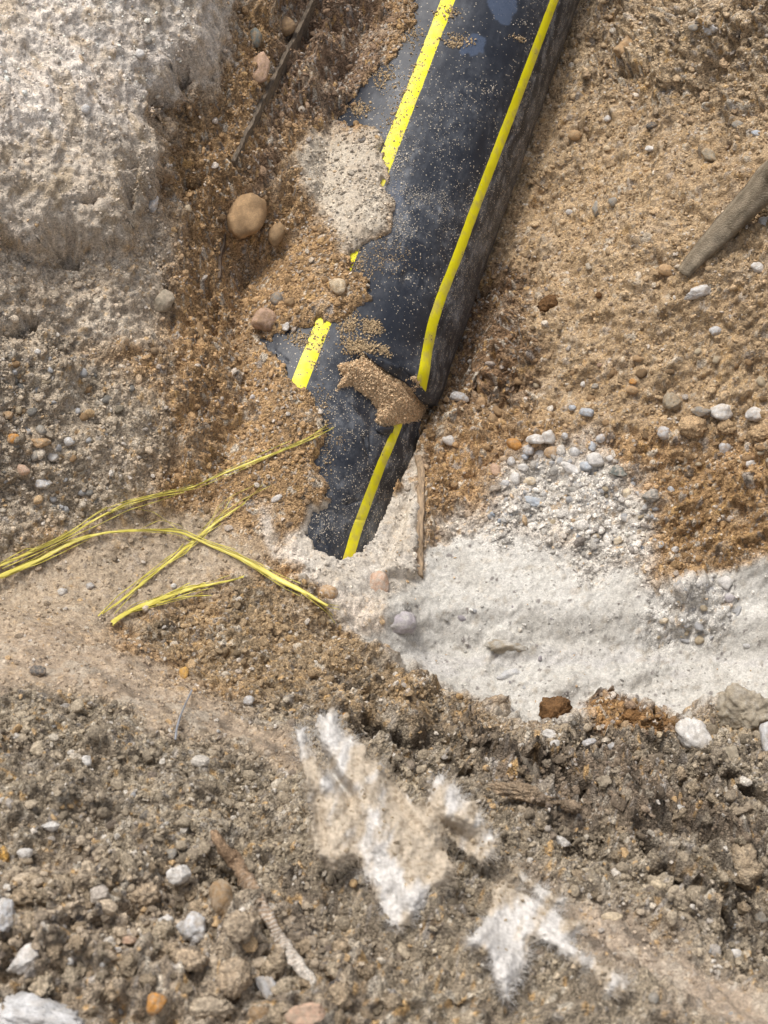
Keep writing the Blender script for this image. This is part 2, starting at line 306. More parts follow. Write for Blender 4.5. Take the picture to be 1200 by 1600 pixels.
def grains(C, i, f, rg, x, y):
    t = (i*97.3) % 1.0; k = (.78+.44*t)
    C = C*(1+(k-1)*np.clip(rg, .2, 1))[..., None]
    pal = np.array([(.62,.56,.46), (.36,.33,.30), (.13,.11,.09), (.52,.33,.14)]); q = (i*913.7) % 1.0
    for j, p in enumerate(pal):
        m = ((q > j*f) & (q < (j+1)*f))*np.clip(rg*1.2-.15, 0, 1)*.75
        C = C+(p-C)*m[..., None]
    return C
C = grains(C, i2, .035, rg*ss(.08, .2, g2), X, Y); C = grains(C, i3, .09, rg*.9, X, Y)
C = C*(1+.10*fbm(X*6, Y*6, 3, 71))[..., None]
# crust: tan stain showing through; dark streaks along the layers and ledge feet of the near bank
k = (ss(.1, .5, fbm(XA*30, YA*30, 4, 81))*ss(0, 20, samp(m_crust, U, V))*.55)[..., None]; C += (np.array([.42,.32,.20])-C)*k
k = (np.clip(ss(.15, .6, fbm(rx*14, ry*40, 4, 83))*.6+.8*sl_*ss(.24, .04, np.abs(fl_+.08)), 0, .85)*fm)[..., None]; C += (np.array([.13,.105,.08])-C)*k
k = (ss(.25, .6, fbm(X*25, Y*25+9, 3, 85))*fm*.5)[..., None]; C += (np.array([.42,.37,.30])-C)*k
k = (ss(.3, .6, fbm(X*20, Y*20+3, 3, 87))*(1-fm)*ss(0,-20,samp(m_chalk,U,V))*.35)[..., None]; C += (np.array([.50,.40,.29])-C)*k
# faint grey and mauve stains on the chalk floor
k = (ss(.28, .42, fbm(X*9, Y*24, 3, 91))*ss(4, 20, samp(m_chalk, U, V))*ss(980, 1060, V)*.3)[..., None]; C += (np.array([.44,.42,.43])-C)*k
k = (ss(.45, .8, fbm(X*60, Y*60, 3, 93))*ss(4, 20, samp(m_chalk, U, V))*.6)[..., None]; C += (np.array([.36,.32,.26])-C)*k
k = (ss(.0, .7, fbm(X*16, Y*16, 5, 97))*ss(4, 20, samp(m_chalk, U, V))*.45)[..., None]; C += (np.array([.40,.375,.33])-C)*k
k = (((i3*517.3) % 1 < .05)*ss(.25, .4, g3)*ss(4, 20, samp(m_chalk, U, V))*.8)[..., None]; C += (np.array([.17,.15,.14])-C)*k
C = np.clip(C, .02, .85)
ny, nx = X.shape
idx = np.arange(nx*ny).reshape(ny, nx)
F = np.stack([idx[:-1, :-1], idx[:-1, 1:], idx[1:, 1:], idx[1:, :-1]], -1).reshape(-1, 4)
ZV = Z; nearp = ss(R*1.5, R*1.05, np.abs(LAT)); Z = ZL*(1-nearp)+ZV*nearp          # height at plan positions, for setting things down
ground = mesh('ground', np.stack([XN, YN, ZV], -1).reshape(-1, 3), F, M_GROUND, col=C.reshape(-1, 3), attrs={'relief': np.clip(.12+.9*rg, .2, 1).ravel()})
tag(ground, 'sandy and chalky excavated trench floor and banks around the pipe', 'ground', kind='structure')

def gi(x, y):
    a = np.interp(x, XS, np.arange(nx)); b = np.interp(y, YS, np.arange(ny)); return a, b
def gs(A, x, y):
    a, b = gi(x, y); i = np.clip(a.astype(int), 0, nx-2); j = np.clip(b.astype(int), 0, ny-2); a = a-i; b = b-j
    if A.ndim == 3: a = a[..., None]; b = b[..., None]
    return (A[j, i]*(1-a)+A[j, i+1]*a)*(1-b)+(A[j+1, i]*(1-a)+A[j+1, i+1]*a)*b
def hit(u, v):
    """first point of the ground seen in this direction -> depth, point"""
    u = np.atleast_1d(np.asarray(u, float)); v = np.atleast_1d(np.asarray(v, float)); r = ray(u, v)
    d = np.full(u.shape, .6); done = np.zeros(u.shape, bool)
    for k in range(700):
        p = CP+r*d[:, None]; below = p[:, 2] < gs(Z, p[:, 0], p[:, 1]); done |= below
        if done.all(): break
        d = np.where(done, d, d+.003)
    return d, CP+r*d[:, None]

# ---------------------------------------------------------------- the pipe
m, t, b, N, L = newmat('black_polyethylene')
at_ = N('ShaderNodeAttribute'); at_.attribute_name = 'dust'; aw = N('ShaderNodeAttribute'); aw.attribute_name = 'wet_sheen'
co = N('ShaderNodeTexCoord')
vo = N('ShaderNodeTexVoronoi'); vo.inputs['Scale'].default_value = 480; L(co.outputs['Object'], vo.inputs['Vector'])
se_ = N('ShaderNodeSeparateColor'); L(vo.outputs['Color'], se_.inputs[0])
no = N('ShaderNodeTexNoise'); no.inputs['Scale'].default_value = 45; no.inputs['Detail'].default_value = 8; no.inputs['Roughness'].default_value = .75; L(co.outputs['Object'], no.inputs['Vector'])
def math_(op, a, b_=None, c=None):
    n = N('ShaderNodeMath'); n.operation = op
    for i, q in enumerate((a, b_, c)):
        if q is None: continue
        if isinstance(q, (int, float)): n.inputs[i].default_value = q
        else: L(q, n.inputs[i])
    return n.outputs[0]
dsp = math_('GREATER_THAN', math_('ADD', se_.outputs[0], math_('MULTIPLY', at_.outputs['Fac'], .55)), .965)          # grit specks
round_ = math_('LESS_THAN', vo.outputs['Distance'], math_('MULTIPLY_ADD', se_.outputs[1], .35, .12))
spk = math_('MULTIPLY', dsp, round_)
asu = N('ShaderNodeAttribute'); asu.attribute_name = 'along'; asa = N('ShaderNodeAttribute'); asa.attribute_name = 'round'; cx = N('ShaderNodeCombineXYZ'); L(asu.outputs['Fac'], cx.inputs[0]); L(asa.outputs['Fac'], cx.inputs[1])
n2 = N('ShaderNodeTexNoise'); n2.inputs['Scale'].default_value = 1; n2.inputs['Detail'].default_value = 9; n2.inputs['Roughness'].default_value = .7; L(cx.outputs[0], n2.inputs[0])
q1 = N('ShaderNodeMapRange'); q1.inputs[1].default_value = .42; q1.inputs[2].default_value = .68; L(no.outputs[0], q1.inputs[0])
q2 = N('ShaderNodeMapRange'); q2.inputs[1].default_value = .5; q2.inputs[2].default_value = .66; L(n2.outputs[0], q2.inputs[0])
film = math_('MULTIPLY', at_.outputs['Fac'], math_('MULTIPLY_ADD', q2.outputs[0], .45, math_('MULTIPLY_ADD', q1.outputs[0], .5, .03)))
mx = N('ShaderNodeMix'); mx.data_type = 'RGBA'; mx.inputs[6].default_value = (.008, .012, .022, 1); mx.inputs[7].default_value = (.36, .38, .41, 1)
fc = N('ShaderNodeClamp'); L(math_('ADD', film, .01), fc.inputs[0]); L(fc.outputs[0], mx.inputs[0])
m2 = N('ShaderNodeMix'); m2.data_type = 'RGBA'; L(spk, m2.inputs[0]); L(mx.outputs[2], m2.inputs[6]); m2.inputs[7].default_value = (.5, .43, .33, 1)
m3 = N('ShaderNodeMix'); m3.data_type = 'RGBA'; L(math_('MULTIPLY', aw.outputs['Fac'], .8), m3.inputs[0]); L(m2.outputs[2], m3.inputs[6]); m3.inputs[7].default_value = (.075, .10, .155, 1)  # bluish sky reflection painted into the base colour of the damp film
L(m3.outputs[2], b.inputs['Base Color'])
rr = math_('SUBTRACT', math_('ADD', math_('MULTIPLY', no.outputs[0], .35), .33), math_('MULTIPLY', aw.outputs['Fac'], .22)); L(rr, b.inputs['Roughness'])
bp = N('ShaderNodeBump'); bp.inputs['Strength'].default_value = .5; bp.inputs['Distance'].default_value = .0008; L(math_('ADD', no.outputs[0], math_('MULTIPLY', spk, .6)), bp.inputs['Height']); L(bp.outputs[0], b.inputs['Normal'])
M_PIPE = m
E1 = np.cross(AX, [0, 0, 1]); E1 /= np.linalg.norm(E1); E2 = np.cross(E1, AX)     # E1 to the right, E2 up
if E1[0] < 0: E1 = -E1
if E2[2] < 0: E2 = -E2
ns_, nt_ = 900, 420
ss_ = np.linspace(-.55, 1.15, ns_); th = np.linspace(0, 2*math.pi, nt_, endpoint=False)
TH, SS = np.meshgrid(th, ss_)
def pipe_pt(s, a, r): return PB+s[..., None]*AX+r[..., None]*(np.sin(a)[..., None]*E1+np.cos(a)[..., None]*E2)
P = pipe_pt(SS, TH, np.full(SS.shape, R)); pu, pv, _ = to_px(P[..., 0], P[..., 1], P[..., 2])
front = np.cos(TH) > -.35
LIP = [(540,548),(585,560),(628,580),(648,600),(660,622),(682,634),(700,700),(640,735),(590,690),(560,650),(530,600)]
lip = samp(sdmap(LIP), pu, pv)*front-1e3*(~front)
rad = R+.0007*fbm(SS*25, TH*4, 3, 101)-.016*ss(-1, 7, lip)*ss(120, 20, np.hypot(pu-640, pv-600))
rad += .009*blob(pu, pv, 650, 585, 42, 26, 35)*front*(lip < 0)+.005*blob(pu,pv,590,545,40,14,20)*front*(lip<0)
rad -= .004*blob(pu, pv, 600, 760, 26, 60, 20)*front                               # shallow dent under the tear
rad += .003*blob(pu, pv, 655, 500, 90, 38)*front
def groove(pl, wd, dp):
    q = np.zeros(SS.shape)
    for (x0, y0), (x1, y1) in zip(pl[:-1], pl[1:]):
        Lq = (x1-x0)**2+(y1-y0)**2; t_ = np.clip(((pu-x0)*(x1-x0)+(pv-y0)*(y1-y0))/Lq, 0, 1); q = np.maximum(q, np.exp(-(np.hypot(pu-x0-t_*(x1-x0), pv-y0-t_*(y1-y0))/wd)**2))
    return dp*q*front
for pl, wd, dp in [([(570,682),(574,700),(577,712)], 2.2, .003), ([(578,680),(581,705)], 1.8, .003), ([(542,788),(563,782)], 2.5, .003), ([(500,847),(508,853)], 3, .0025),
                   ([(515,795),(545,812),(575,812)], 1.8, .0015), ([(428,548),(450,566)], 2, .002), ([(604,725),(622,722)], 1.6, .0012), ([(520,840),(530,870)],2,.0015)]:
    rad -= groove(pl, wd, dp)
rad -= .005*blob(pu, pv, 637, 433, 9, 12)*front                                    # small gouge
P = pipe_pt(SS, TH, rad)
du = .18+.22*fbm(SS*9, TH*3, 5, 111)
du += .5*blob(pu, pv, 655, 320, 45, 14, 12)+.7*blob(pu, pv, 600, 355, 40, 16, 15)+.35*blob(pu, pv, 600, 330, 35, 60)+.55*blob(pu, pv, 720, 470, 14, 70, 18)*(pu > 690)+.5*blob(pu, pv, 790, 300, 10, 110, 20)
du += .35*blob(pu, pv, 500, 820, 40, 40)+.28*blob(pu, pv, 520, 640, 40, 70)+.2*blob(pu, pv, 460, 560, 40, 30)+.4*blob(pu, pv, 620, 130, 12, 60)+.35*blob(pu,pv,655,440,60,12,25)
rim_ = np.sin(TH); du += 1.0*ss(.72, .97, rim_)*ss(-.3, .35, fbm(SS*26, TH*9, 5, 113))
for b_ in ((620,250,26,60),(655,305,55,14),(615,350,44,26),(700,350,40,50),(500,820,40,40),(530,620,45,70),(700,440,16,60),(560,760,60,70),(655,200,40,60)): du += .3*blob(pu, pv, b_[0], b_[1], b_[2]*1.2, b_[3]*1.2)*(.6+.8*fbm(SS*30, TH*9, 4, 115))
du *= 1-.75*blob(pu, pv, 640, 510, 60, 45)                                        # clean patch
du = np.clip(du, 0, 1)*front
wn = fbm(SS*28, TH*7, 4, 121)
wet_sheen = ss(.42, .5, blob(pu, pv, 783, 8, 24, 30, 0)+.25*wn)+ss(.5, .6, blob(pu, pv, 742, 72, 28, 22, 20)+.3*wn)+.5*ss(.5, .6, blob(pu, pv, 620, 310, 16, 26)+.35*wn)  # damp film patches; the mask also carries their painted sky sheen
wet_sheen = np.clip(wet_sheen, 0, 1)*front
idp = np.arange(ns_*nt_).reshape(ns_, nt_); nx2 = np.roll(idp, -1, 1)
FP = np.stack([idp[:-1], nx2[:-1], nx2[1:], idp[1:]], -1).reshape(-1, 4)
gas = empty('gas_pipe', PB)
tag(gas, 'thick black plastic pipe with two yellow stripes, torn near its half buried lower end', 'pipe')
def local(V, root): return np.asarray(V)-np.array(root.location)
wall = mesh('pipe_wall', local(P.reshape(-1, 3), gas), FP, M_PIPE, gas, attrs={'dust': du.ravel(), 'wet_sheen': wet_sheen.ravel(), 'along': (SS*60).ravel(), 'round': (np.where(TH > math.pi, TH-2*math.pi, TH)*16).ravel()})
bvh = BVHTree.FromPolygons([tuple(q) for q in P.reshape(-1, 3)], [tuple(int(k) for k in f) for f in FP])
def onpipe(u, v, off=0.):
    r = ray(u, v); r = r/np.linalg.norm(r); h, n, _, d = bvh.ray_cast(Vector(CP), Vector(r))
    if h is None: return None, None
    if n.dot(Vector(r)) > 0: n = -n
    return h+n*off, n

m, t, b, N, L = newmat('yellow_stripe')
co = N('ShaderNodeTexCoord'); no = N('ShaderNodeTexNoise'); no.inputs['Scale'].default_value = 60; no.inputs['Detail'].default_value = 6; L(co.outputs['Object'], no.inputs[0])
vo = N('ShaderNodeTexVoronoi'); vo.inputs['Scale'].default_value = 380; L(co.outputs['Object'], vo.inputs['Vector']); se_ = N('ShaderNodeSeparateColor'); L(vo.outputs['Color'], se_.inputs[0])
dd_ = N('ShaderNodeAttribute'); dd_.attribute_name = 'dirt'
ns1 = math_('MULTIPLY', math_('GREATER_THAN', math_('ADD', dd_.outputs['Fac'], math_('MULTIPLY_ADD', no.outputs[0], .5, se_.outputs[0])), 1.28), math_('LESS_THAN', vo.outputs['Distance'], .42))
mr = N('ShaderNodeMapRange'); mr.inputs[1].default_value = .46; mr.inputs[2].default_value = .74; L(no.outputs[0], mr.inputs[0])
mx = N('ShaderNodeMix'); mx.data_type = 'RGBA'; mx.inputs[6].default_value = (.90, .82, .004, 1); mx.inputs[7].default_value = (.62, .52, .13, 1); L(mr.outputs[0], mx.inputs[0])
m2 = N('ShaderNodeMix'); m2.data_type = 'RGBA'; L(ns1, m2.inputs[0]); L(mx.outputs[2], m2.inputs[6]); m2.inputs[7].default_value = (.24, .17, .09, 1)
L(m2.outputs[2], b.inputs['Base Color']); b.inputs['Roughness'].default_value = .5
M_YEL = m
def catmull(pts, n):
    pts = np.array(pts, float); t_ = np.concatenate([[0], np.cumsum(np.hypot(*np.diff(pts[:, :2], axis=0).T))]); q = np.linspace(0, t_[-1], n)
    out = np.stack([np.interp(q, t_, pts[:, k]) for k in range(pts.shape[1])], 1)
    kk = max(3, n//(len(pts)*2))|1; ker_ = np.hanning(kk+2)[1:-1]; ker_ /= ker_.sum()
    for k in range(pts.shape[1]):
        pd = np.concatenate([2*out[0, k]-out[1:kk//2+1, k][::-1], out[:, k], 2*out[-1, k]-out[-kk//2:-1, k][::-1]]) if kk//2 > 0 else out[:, k]
        cc = np.convolve(pd, ker_, 'valid'); out[:, k] = cc[:n] if len(cc) >= n else out[:, k]
    return out
def stripe(pl, dirt=0., off=.0009):
    c = catmull(pl, 260); VV = []; 
    tg = np.gradient(c[:, :2], axis=0); tg /= np.linalg.norm(tg, axis=1)[:, None]
    for i in range(len(c)):
        row = []
        jit = .5*mnoise.noise((c[i, 0]*.08, c[i, 1]*.08, 1.))
        for k in np.linspace(-1, 1, 5):
            hp, nn = onpipe(c[i, 0]-tg[i, 1]*k*(c[i, 2]/2+jit), c[i, 1]+tg[i, 0]*k*(c[i, 2]/2+jit), off if abs(k) < 1 else off*.15)
            row.append(hp)
        if all(h is not None for h in row): VV.append([tuple(h) for h in row])
    VV = np.array(VV); n = len(VV); ii = np.arange(n*5).reshape(n, 5)
    Fq = np.stack([ii[:-1, :-1], ii[:-1, 1:], ii[1:, 1:], ii[1:, :-1]], -1).reshape(-1, 4)
    return mesh('stripe', local(VV.reshape(-1, 3), gas), Fq, M_YEL, gas, attrs={'dirt': np.full(n*5, dirt)})
s1 = stripe([(757,-150,20),(700,0,21),(652,125,22),(600,258,23),(545,400,23),(505,505,24),(466,602,25),(440,680,26)], .14)
s1['label'] = 'broad yellow stripe on the crown of the pipe, broken up by soil'
s2 = stripe([(925,-150,11.5),(866,0,12.5),(800,175,14),(745,318,14.5),(715,400,15),(690,462,15),(676,505,16),(667,550,16),(663,580,17),(657,605,19),(656,618,17)])
s2['label'] = 'narrow yellow stripe near the right edge of the pipe, bending above the tear'
s3 = stripe([(626,655,10),(618,675,13),(596,725,14),(577,775,15),(556,832,16),(540,887,17),(531,912,17)])
s3['label'] = 'lower yellow stripe between the tear and the buried end'
# torn skin standing open above the sand pocket
def shell(name, U_, W, mat, parent, th_=.003, col=None):
    """strip from two pixel lines on the pipe, (u,v,offset)"""
    rows = []
    for a, c in zip(catmull(U_, 60), catmull(W, 60)):
        r_ = []
        for k in np.linspace(0, 1, 6):
            q = a*(1-k)+c*k; h, nn = onpipe(q[0], q[1], 0); r_.append(np.array(h)+np.array(nn)*(q[2]+.0006*mnoise.noise((q[0]*.15, q[1]*.15, 0))))
        rows.append(r_)
    A = np.array(rows); n = len(A); ii = np.arange(n*6).reshape(n, 6)
    Fq = np.stack([ii[:-1, :-1], ii[:-1, 1:], ii[1:, 1:], ii[1:, :-1]], -1).reshape(-1, 4)
    o = mesh(name, local(A.reshape(-1, 3), parent), Fq, mat, parent, attrs={'dust': np.full(n*6, .25), 'wet_sheen': np.zeros(n*6)})
    md = o.modifiers.new('s', 'SOLIDIFY'); md.thickness = th_; md.offset = -1
    return o
shell('torn_lip', [(566,548,.0008),(592,558,.001),(624,572,.001),(650,594,.001),(664,612,.001),(680,622,.001)], [(570,553,.003),(590,565,.006),(614,580,.008),(642,596,.008),(656,619,.008),(676,634,.002)], M_PIPE, gas, .0025)
shell('torn_lip', [(586,672,.0005),(594,677,.0005),(603,679,.0005),(611,676,.0005)], [(588,666,.003),(596,670,.006),(604,671,.006),(611,668,.003)], M_PIPE, gas, .002)

# ---------------------------------------------------------------- crumbs
def ico(sub):
    bm = bmesh.new(); bmesh.ops.create_icosphere(bm, subdivisions=sub, radius=1); v = np.array([q.co[:] for q in bm.verts]); f = np.array([[q.index for q in ff.verts] for ff in bm.faces]); bm.free(); return v, f
ICO = {k: ico(k) for k in (1, 2, 3, 4, 5)}
def many(P, r, col, sub=1, seed=1, flat=.75):
    g = np.random.default_rng(seed); n = len(P); v, f = ICO[sub]; nv = len(v)
    sh = v[None]*(1+.28*g.standard_normal((12, nv, 1)).clip(-1.3, 1.3)) if sub == 1 else np.stack([rock_shape(sub, 900+k, .5) for k in range(12)])
    Q = g.standard_normal((n, 4)); Q /= np.linalg.norm(Q, axis=1)[:, None]; a, b_, c, d = Q.T
    Rm = np.stack([1-2*(c*c+d*d), 2*(b_*c-a*d), 2*(b_*d+a*c), 2*(b_*c+a*d), 1-2*(b_*b_+d*d), 2*(c*d-a*b_), 2*(b_*d-a*c), 2*(c*d+a*b_), 1-2*(b_*b_+c*c)], 1).reshape(n, 3, 3)
    sc = np.stack([g.uniform(.8, 1.3, n), g.uniform(.7, 1.1, n), g.uniform(.5, .9, n)], 1)*r[:, None]
    W = np.einsum('nij,nvj->nvi', Rm, sh[g.integers(0, 12, n)]*sc[:, None]); W[:, :, 2] *= flat; W += P[:, None]
    FF = (f[None]+(np.arange(n)*nv)[:, None, None]).reshape(-1, 3)
    return W.reshape(-1, 3), FF, np.repeat(col, nv, 0)
def rock_shape(sub, seed, ang=.5, rough=.05, K=11):
    """ang 0 = water-worn, 1 = broken faces"""
    v, f = ICO[sub]; g = np.random.default_rng(seed); n = g.standard_normal((K, 3)); n /= np.linalg.norm(n, axis=1)[:, None]; d = g.uniform(.70-.18*ang, .95, K)
    pr = v@n.T; q = np.where(pr > .08, d/np.maximum(pr, .08), 9.); q = np.minimum(q, 1.25)
    p_ = 9+14*ang; r_ = (q**-p_).sum(1)**(-1/p_); r_ = 1*(1-ang)+r_*ang/np.median(r_)
    off = Vector(g.random(3)*50)
    nn = np.array([mnoise.noise(Vector(x)*1.3+off)*.16+mnoise.noise(Vector(x)*3.5+off)*rough*1.2+mnoise.noise(Vector(x)*9+off)*rough*.7+(mnoise.noise(Vector(x)*22+off)*rough*.5 if sub > 3 else 0) for x in v])
    return v*(r_*(1+nn))[:, None]
PAL = np.array([(.58,.52,.43), (.40,.37,.34), (.15,.12,.10), (.52,.34,.16), (.66,.62,.56)])
def crumb_colour(u, v, x, y, g, palf=.16):
    ca, cb, n1, rg, dn, sz = region(u, v, x, y); c = ca*(1-n1[:, None])+cb*n1[:, None]
    c = c*g.uniform(.55, 1.38, len(u))[:, None]; q = g.random(len(u)) < palf; c[q] = c[q]*.35+PAL[g.integers(0, 5, q.sum())]*.65
    return np.clip(c, .03, .8)
def scatter(n, lo, hi, pw_, seed, thr, sub=1):
    g = np.random.default_rng(seed); out = []
    u = g.uniform(-60, 1260, n*3); v = g.uniform(-60, 1660, n*3)
    # even over the ground: sample positions in plan
    x = g.uniform(-.70, .72, n*6); y = g.uniform(.32, 2.2, n*6); z = gs(Z, x, y); u, v, d = to_px(x, y, z)
    keep = (u > -50) & (u < 1250) & (v > -50) & (v < 1650)
    x, y, z, u, v, d = [q[keep] for q in (x, y, z, u, v, d)]
    wu = gs(wU, x, y); wv = gs(wV, x, y)
    _, _, _, rg, dn, sz = region(u+wu, v+wv, x, y)
    cl = np.clip(.65+.9*per(x*30, y*30, 131), .1, 1.4)
    pt = pipe_top(x, y); onp = ~np.isnan(pt) & (pt > z)
    stp = np.clip(gs(STEEP, x, y)**1.4, 1, 5); k = (g.random(len(x)) < dn*cl*thr*stp*.5) & ~onp
    x, y, z, u, v, sz, wu, wv = [q[k] for q in (x, y, z, u, v, sz, wu, wv)]; x = x[:n]; y = y[:n]; z = z[:n]; u = u[:n]; v = v[:n]; sz = sz[:n]; wu = wu[:n]; wv = wv[:n]
    r = (lo+(hi-lo)*g.random(len(x))**pw_)*sz
    return many(np.stack([x, y, z+r*.25], 1), r, crumb_colour(u+wu, v+wv, x, y, g), sub, seed+1)
def join(parts):
    Vs, Fs, Cs = [], [], []; o = 0
    for a, b_, c in parts: Vs.append(a); Fs.append(b_+o); Cs.append(c); o += len(a)
    return np.concatenate(Vs), np.concatenate(Fs), np.concatenate(Cs)
V_, F_, C_ = join([scatter(120000, .0007, .0028, 2.5, 201, .62), scatter(5200, .0026, .0062, 2.5, 205, .5, 2)])
o = mesh('soil_crumbs', V_, F_, M_CRUMB, col=C_, smooth=False); tag(o, 'loose crumbs of sandy soil and fine grit over the banks', 'soil crumbs', kind='stuff')

# soil crumbs and sand lying on the pipe
def on_pipe_crumbs(specs, seed):
    g = np.random.default_rng(seed); P_, R_, C2 = [], [], []
    for cu_, cv_, ru, rv, ang, n, lo, hi, colr in specs:
        c, s = math.cos(math.radians(ang)), math.sin(math.radians(ang))
        for k in range(int(n*(.7 if colr is PL else 1.4))):
            a, b_ = g.normal(0, .5), g.normal(0, .5)
            if a*a+b_*b_ > 1.6: continue
            u_ = cu_+a*ru*c-b_*rv*s; v_ = cv_+a*ru*s+b_*rv*c
            h, nn = onpipe(u_, v_, 0)
            if h is None: continue
            r = (lo+(hi-lo)*g.random()**3)*.8
            P_.append(np.array(h)+np.array(nn)*r*g.uniform(.2, .6)); R_.append(r); cc = np.array(colr)*g.uniform(.7, 1.25); C2.append(cc)
    return many(np.array(P_), np.array(R_), np.array(C2), 1, seed, 1.)
OC = (.47,.35,.21); PL = (.60,.54,.45)
specs = [(700,20,22,14,0,90,.001,.003,OC),(715,62,26,12,0,120,.001,.0028,OC),(705,70,10,6,0,30,.001,.003,OC),(810,60,14,6,20,50,.0008,.002,OC),(815,35,18,8,10,40,.0007,.0016,PL),(770,140,20,14,30,60,.0006,.0018,PL),
 (655,100,16,60,18,160,.0007,.0022,OC),(625,170,22,60,20,300,.0007,.002,OC),(680,150,40,60,10,160,.0005,.0014,PL),(620,250,26,50,15,500,.0006,.0018,PL),(680,240,60,60,10,260,.0005,.0013,PL),
 (655,305,50,14,12,500,.0004,.0012,PL),(615,350,40,22,10,600,.0004,.0013,PL),(700,350,40,50,0,160,.0004,.001,PL),(750,290,20,40,20,100,.0004,.001,PL),(600,400,50,30,0,300,.0005,.0014,OC),(560,420,24,40,0,260,.0006,.002,OC),
 (580,512,18,14,10,330,.0008,.0022,OC),(562,543,30,14,8,520,.0008,.0026,OC),(600,548,14,8,30,120,.0008,.002,OC),(545,505,18,30,0,320,.0008,.0024,OC),(500,520,14,30,0,90,.0008,.0022,OC),(470,530,30,14,20,190,.0008,.0024,OC),(488,560,22,30,0,70,.0006,.0016,OC),
 (640,520,50,30,0,40,.0004,.0011,PL),(620,470,60,30,0,60,.0004,.001,PL),(500,640,20,40,0,130,.0007,.002,OC),(510,700,12,60,0,130,.0006,.0018,OC),(530,690,14,14,0,25,.0006,.0018,OC),(566,677,5,6,0,22,.0007,.0016,PL),(560,760,60,70,0,280,.0004,.001,PL),
 (500,820,34,34,0,500,.0004,.0012,PL),(530,620,40,60,0,300,.0004,.0011,PL),(700,440,14,60,20,160,.0004,.0011,PL),(637,436,5,5,0,8,.001,.002,PL),(620,740,30,40,20,90,.0004,.001,PL),(640,50,20,30,0,120,.0008,.0026,OC),(600,120,24,24,0,200,.0008,.0026,OC),(560,170,24,14,0,160,.0008,.0024,OC)]
V_, F_, C_ = on_pipe_crumbs(specs, 301)
o = mesh('pipe_grit', V_, F_, M_CRUMB, col=C_, smooth=False); tag(o, 'sand grains and chalk dust sprinkled over the black pipe', 'grit', kind='stuff')

# sand heap lying in the tear of the pipe
HEAP = [(527,572),(546,568),(568,560),(592,566),(612,582),(632,588),(652,592),(657,618),(670,632),(662,654),(640,660),(622,664),(596,668),(586,660),(590,640),(578,624),(560,612),(548,602),(524,610),(536,590)]
hm = sdmap(HEAP); us = np.arange(515, 680, 1.6); vs = np.arange(552, 676, 1.6)
HU, HV = np.meshgrid(us, vs); hd = samp(hm, HU+2*per(HU*.15, HV*.15, 5), HV+2*per(HU*.15, HV*.15, 6)); HP = np.zeros(HU.shape+(3,)); okh = hd > -1.5
for j, i in zip(*np.nonzero(okh)):
    h, nn = onpipe(HU[j, i], HV[j, i], 0)
    if h is None: okh[j, i] = False; continue
    q = min(max(hd[j, i], -1.5), 26)/26; HP[j, i] = np.array(h)+np.array((0, -.35, .9))*(.0165*math.sqrt(max(q, 0)+.0)+.0045*max(q,0)-.0015)
g2_, i2_ = cells(HP[..., 0]*260, HP[..., 1]*260, 77, .3, .75); g3_, i3_ = cells(HP[..., 0]*120, HP[..., 1]*120, 78, .3, .75); HP[..., 2] += (.0028*g2_+.004*g3_+.003*fbm(HP[..., 0]*60, HP[..., 1]*60, 3, 7))*ss(-1, 6, hd)
ii = np.arange(HU.size).reshape(HU.shape); ff = np.stack([ii[:-1, :-1], ii[1:, :-1], ii[1:, 1:], ii[:-1, 1:]], -1); okf = okh[:-1, :-1] & okh[1:, :-1] & okh[1:, 1:] & okh[:-1, 1:]
ff = ff[okf]; us_ = np.unique(ff); rm = np.zeros(HU.size, int); rm[us_] = np.arange(len(us_)); HPv = HP.reshape(-1, 3)[us_]
hc = np.array([.60,.43,.26])[None]*(1.05+.35*(i2_.ravel()[us_][:, None]-.5))
g = np.random.default_rng(5); sel = g.integers(0, len(HPv), 5200); r = .0005+.0013*g.random(5200)**3
a, b2, c = many(HPv[sel]+g.normal(0, .0009, (5200, 3))+[0, 0, .0004], r, np.array([.68,.50,.31])*g.uniform(.6, 1.3, (5200, 1)), 1, 6, 1.)
o = mesh('sand', *(lambda q: (q[0], [tuple(x) for x in rm[ff]]+[tuple(int(k) for k in x) for x in b2+len(HPv)]))((np.concatenate([HPv, a]),)), M_CRUMB, col=np.concatenate([hc, c]), smooth=False)
tag(o, 'small heap of ochre sand filling the tear in the pipe', 'sand', kind='stuff')

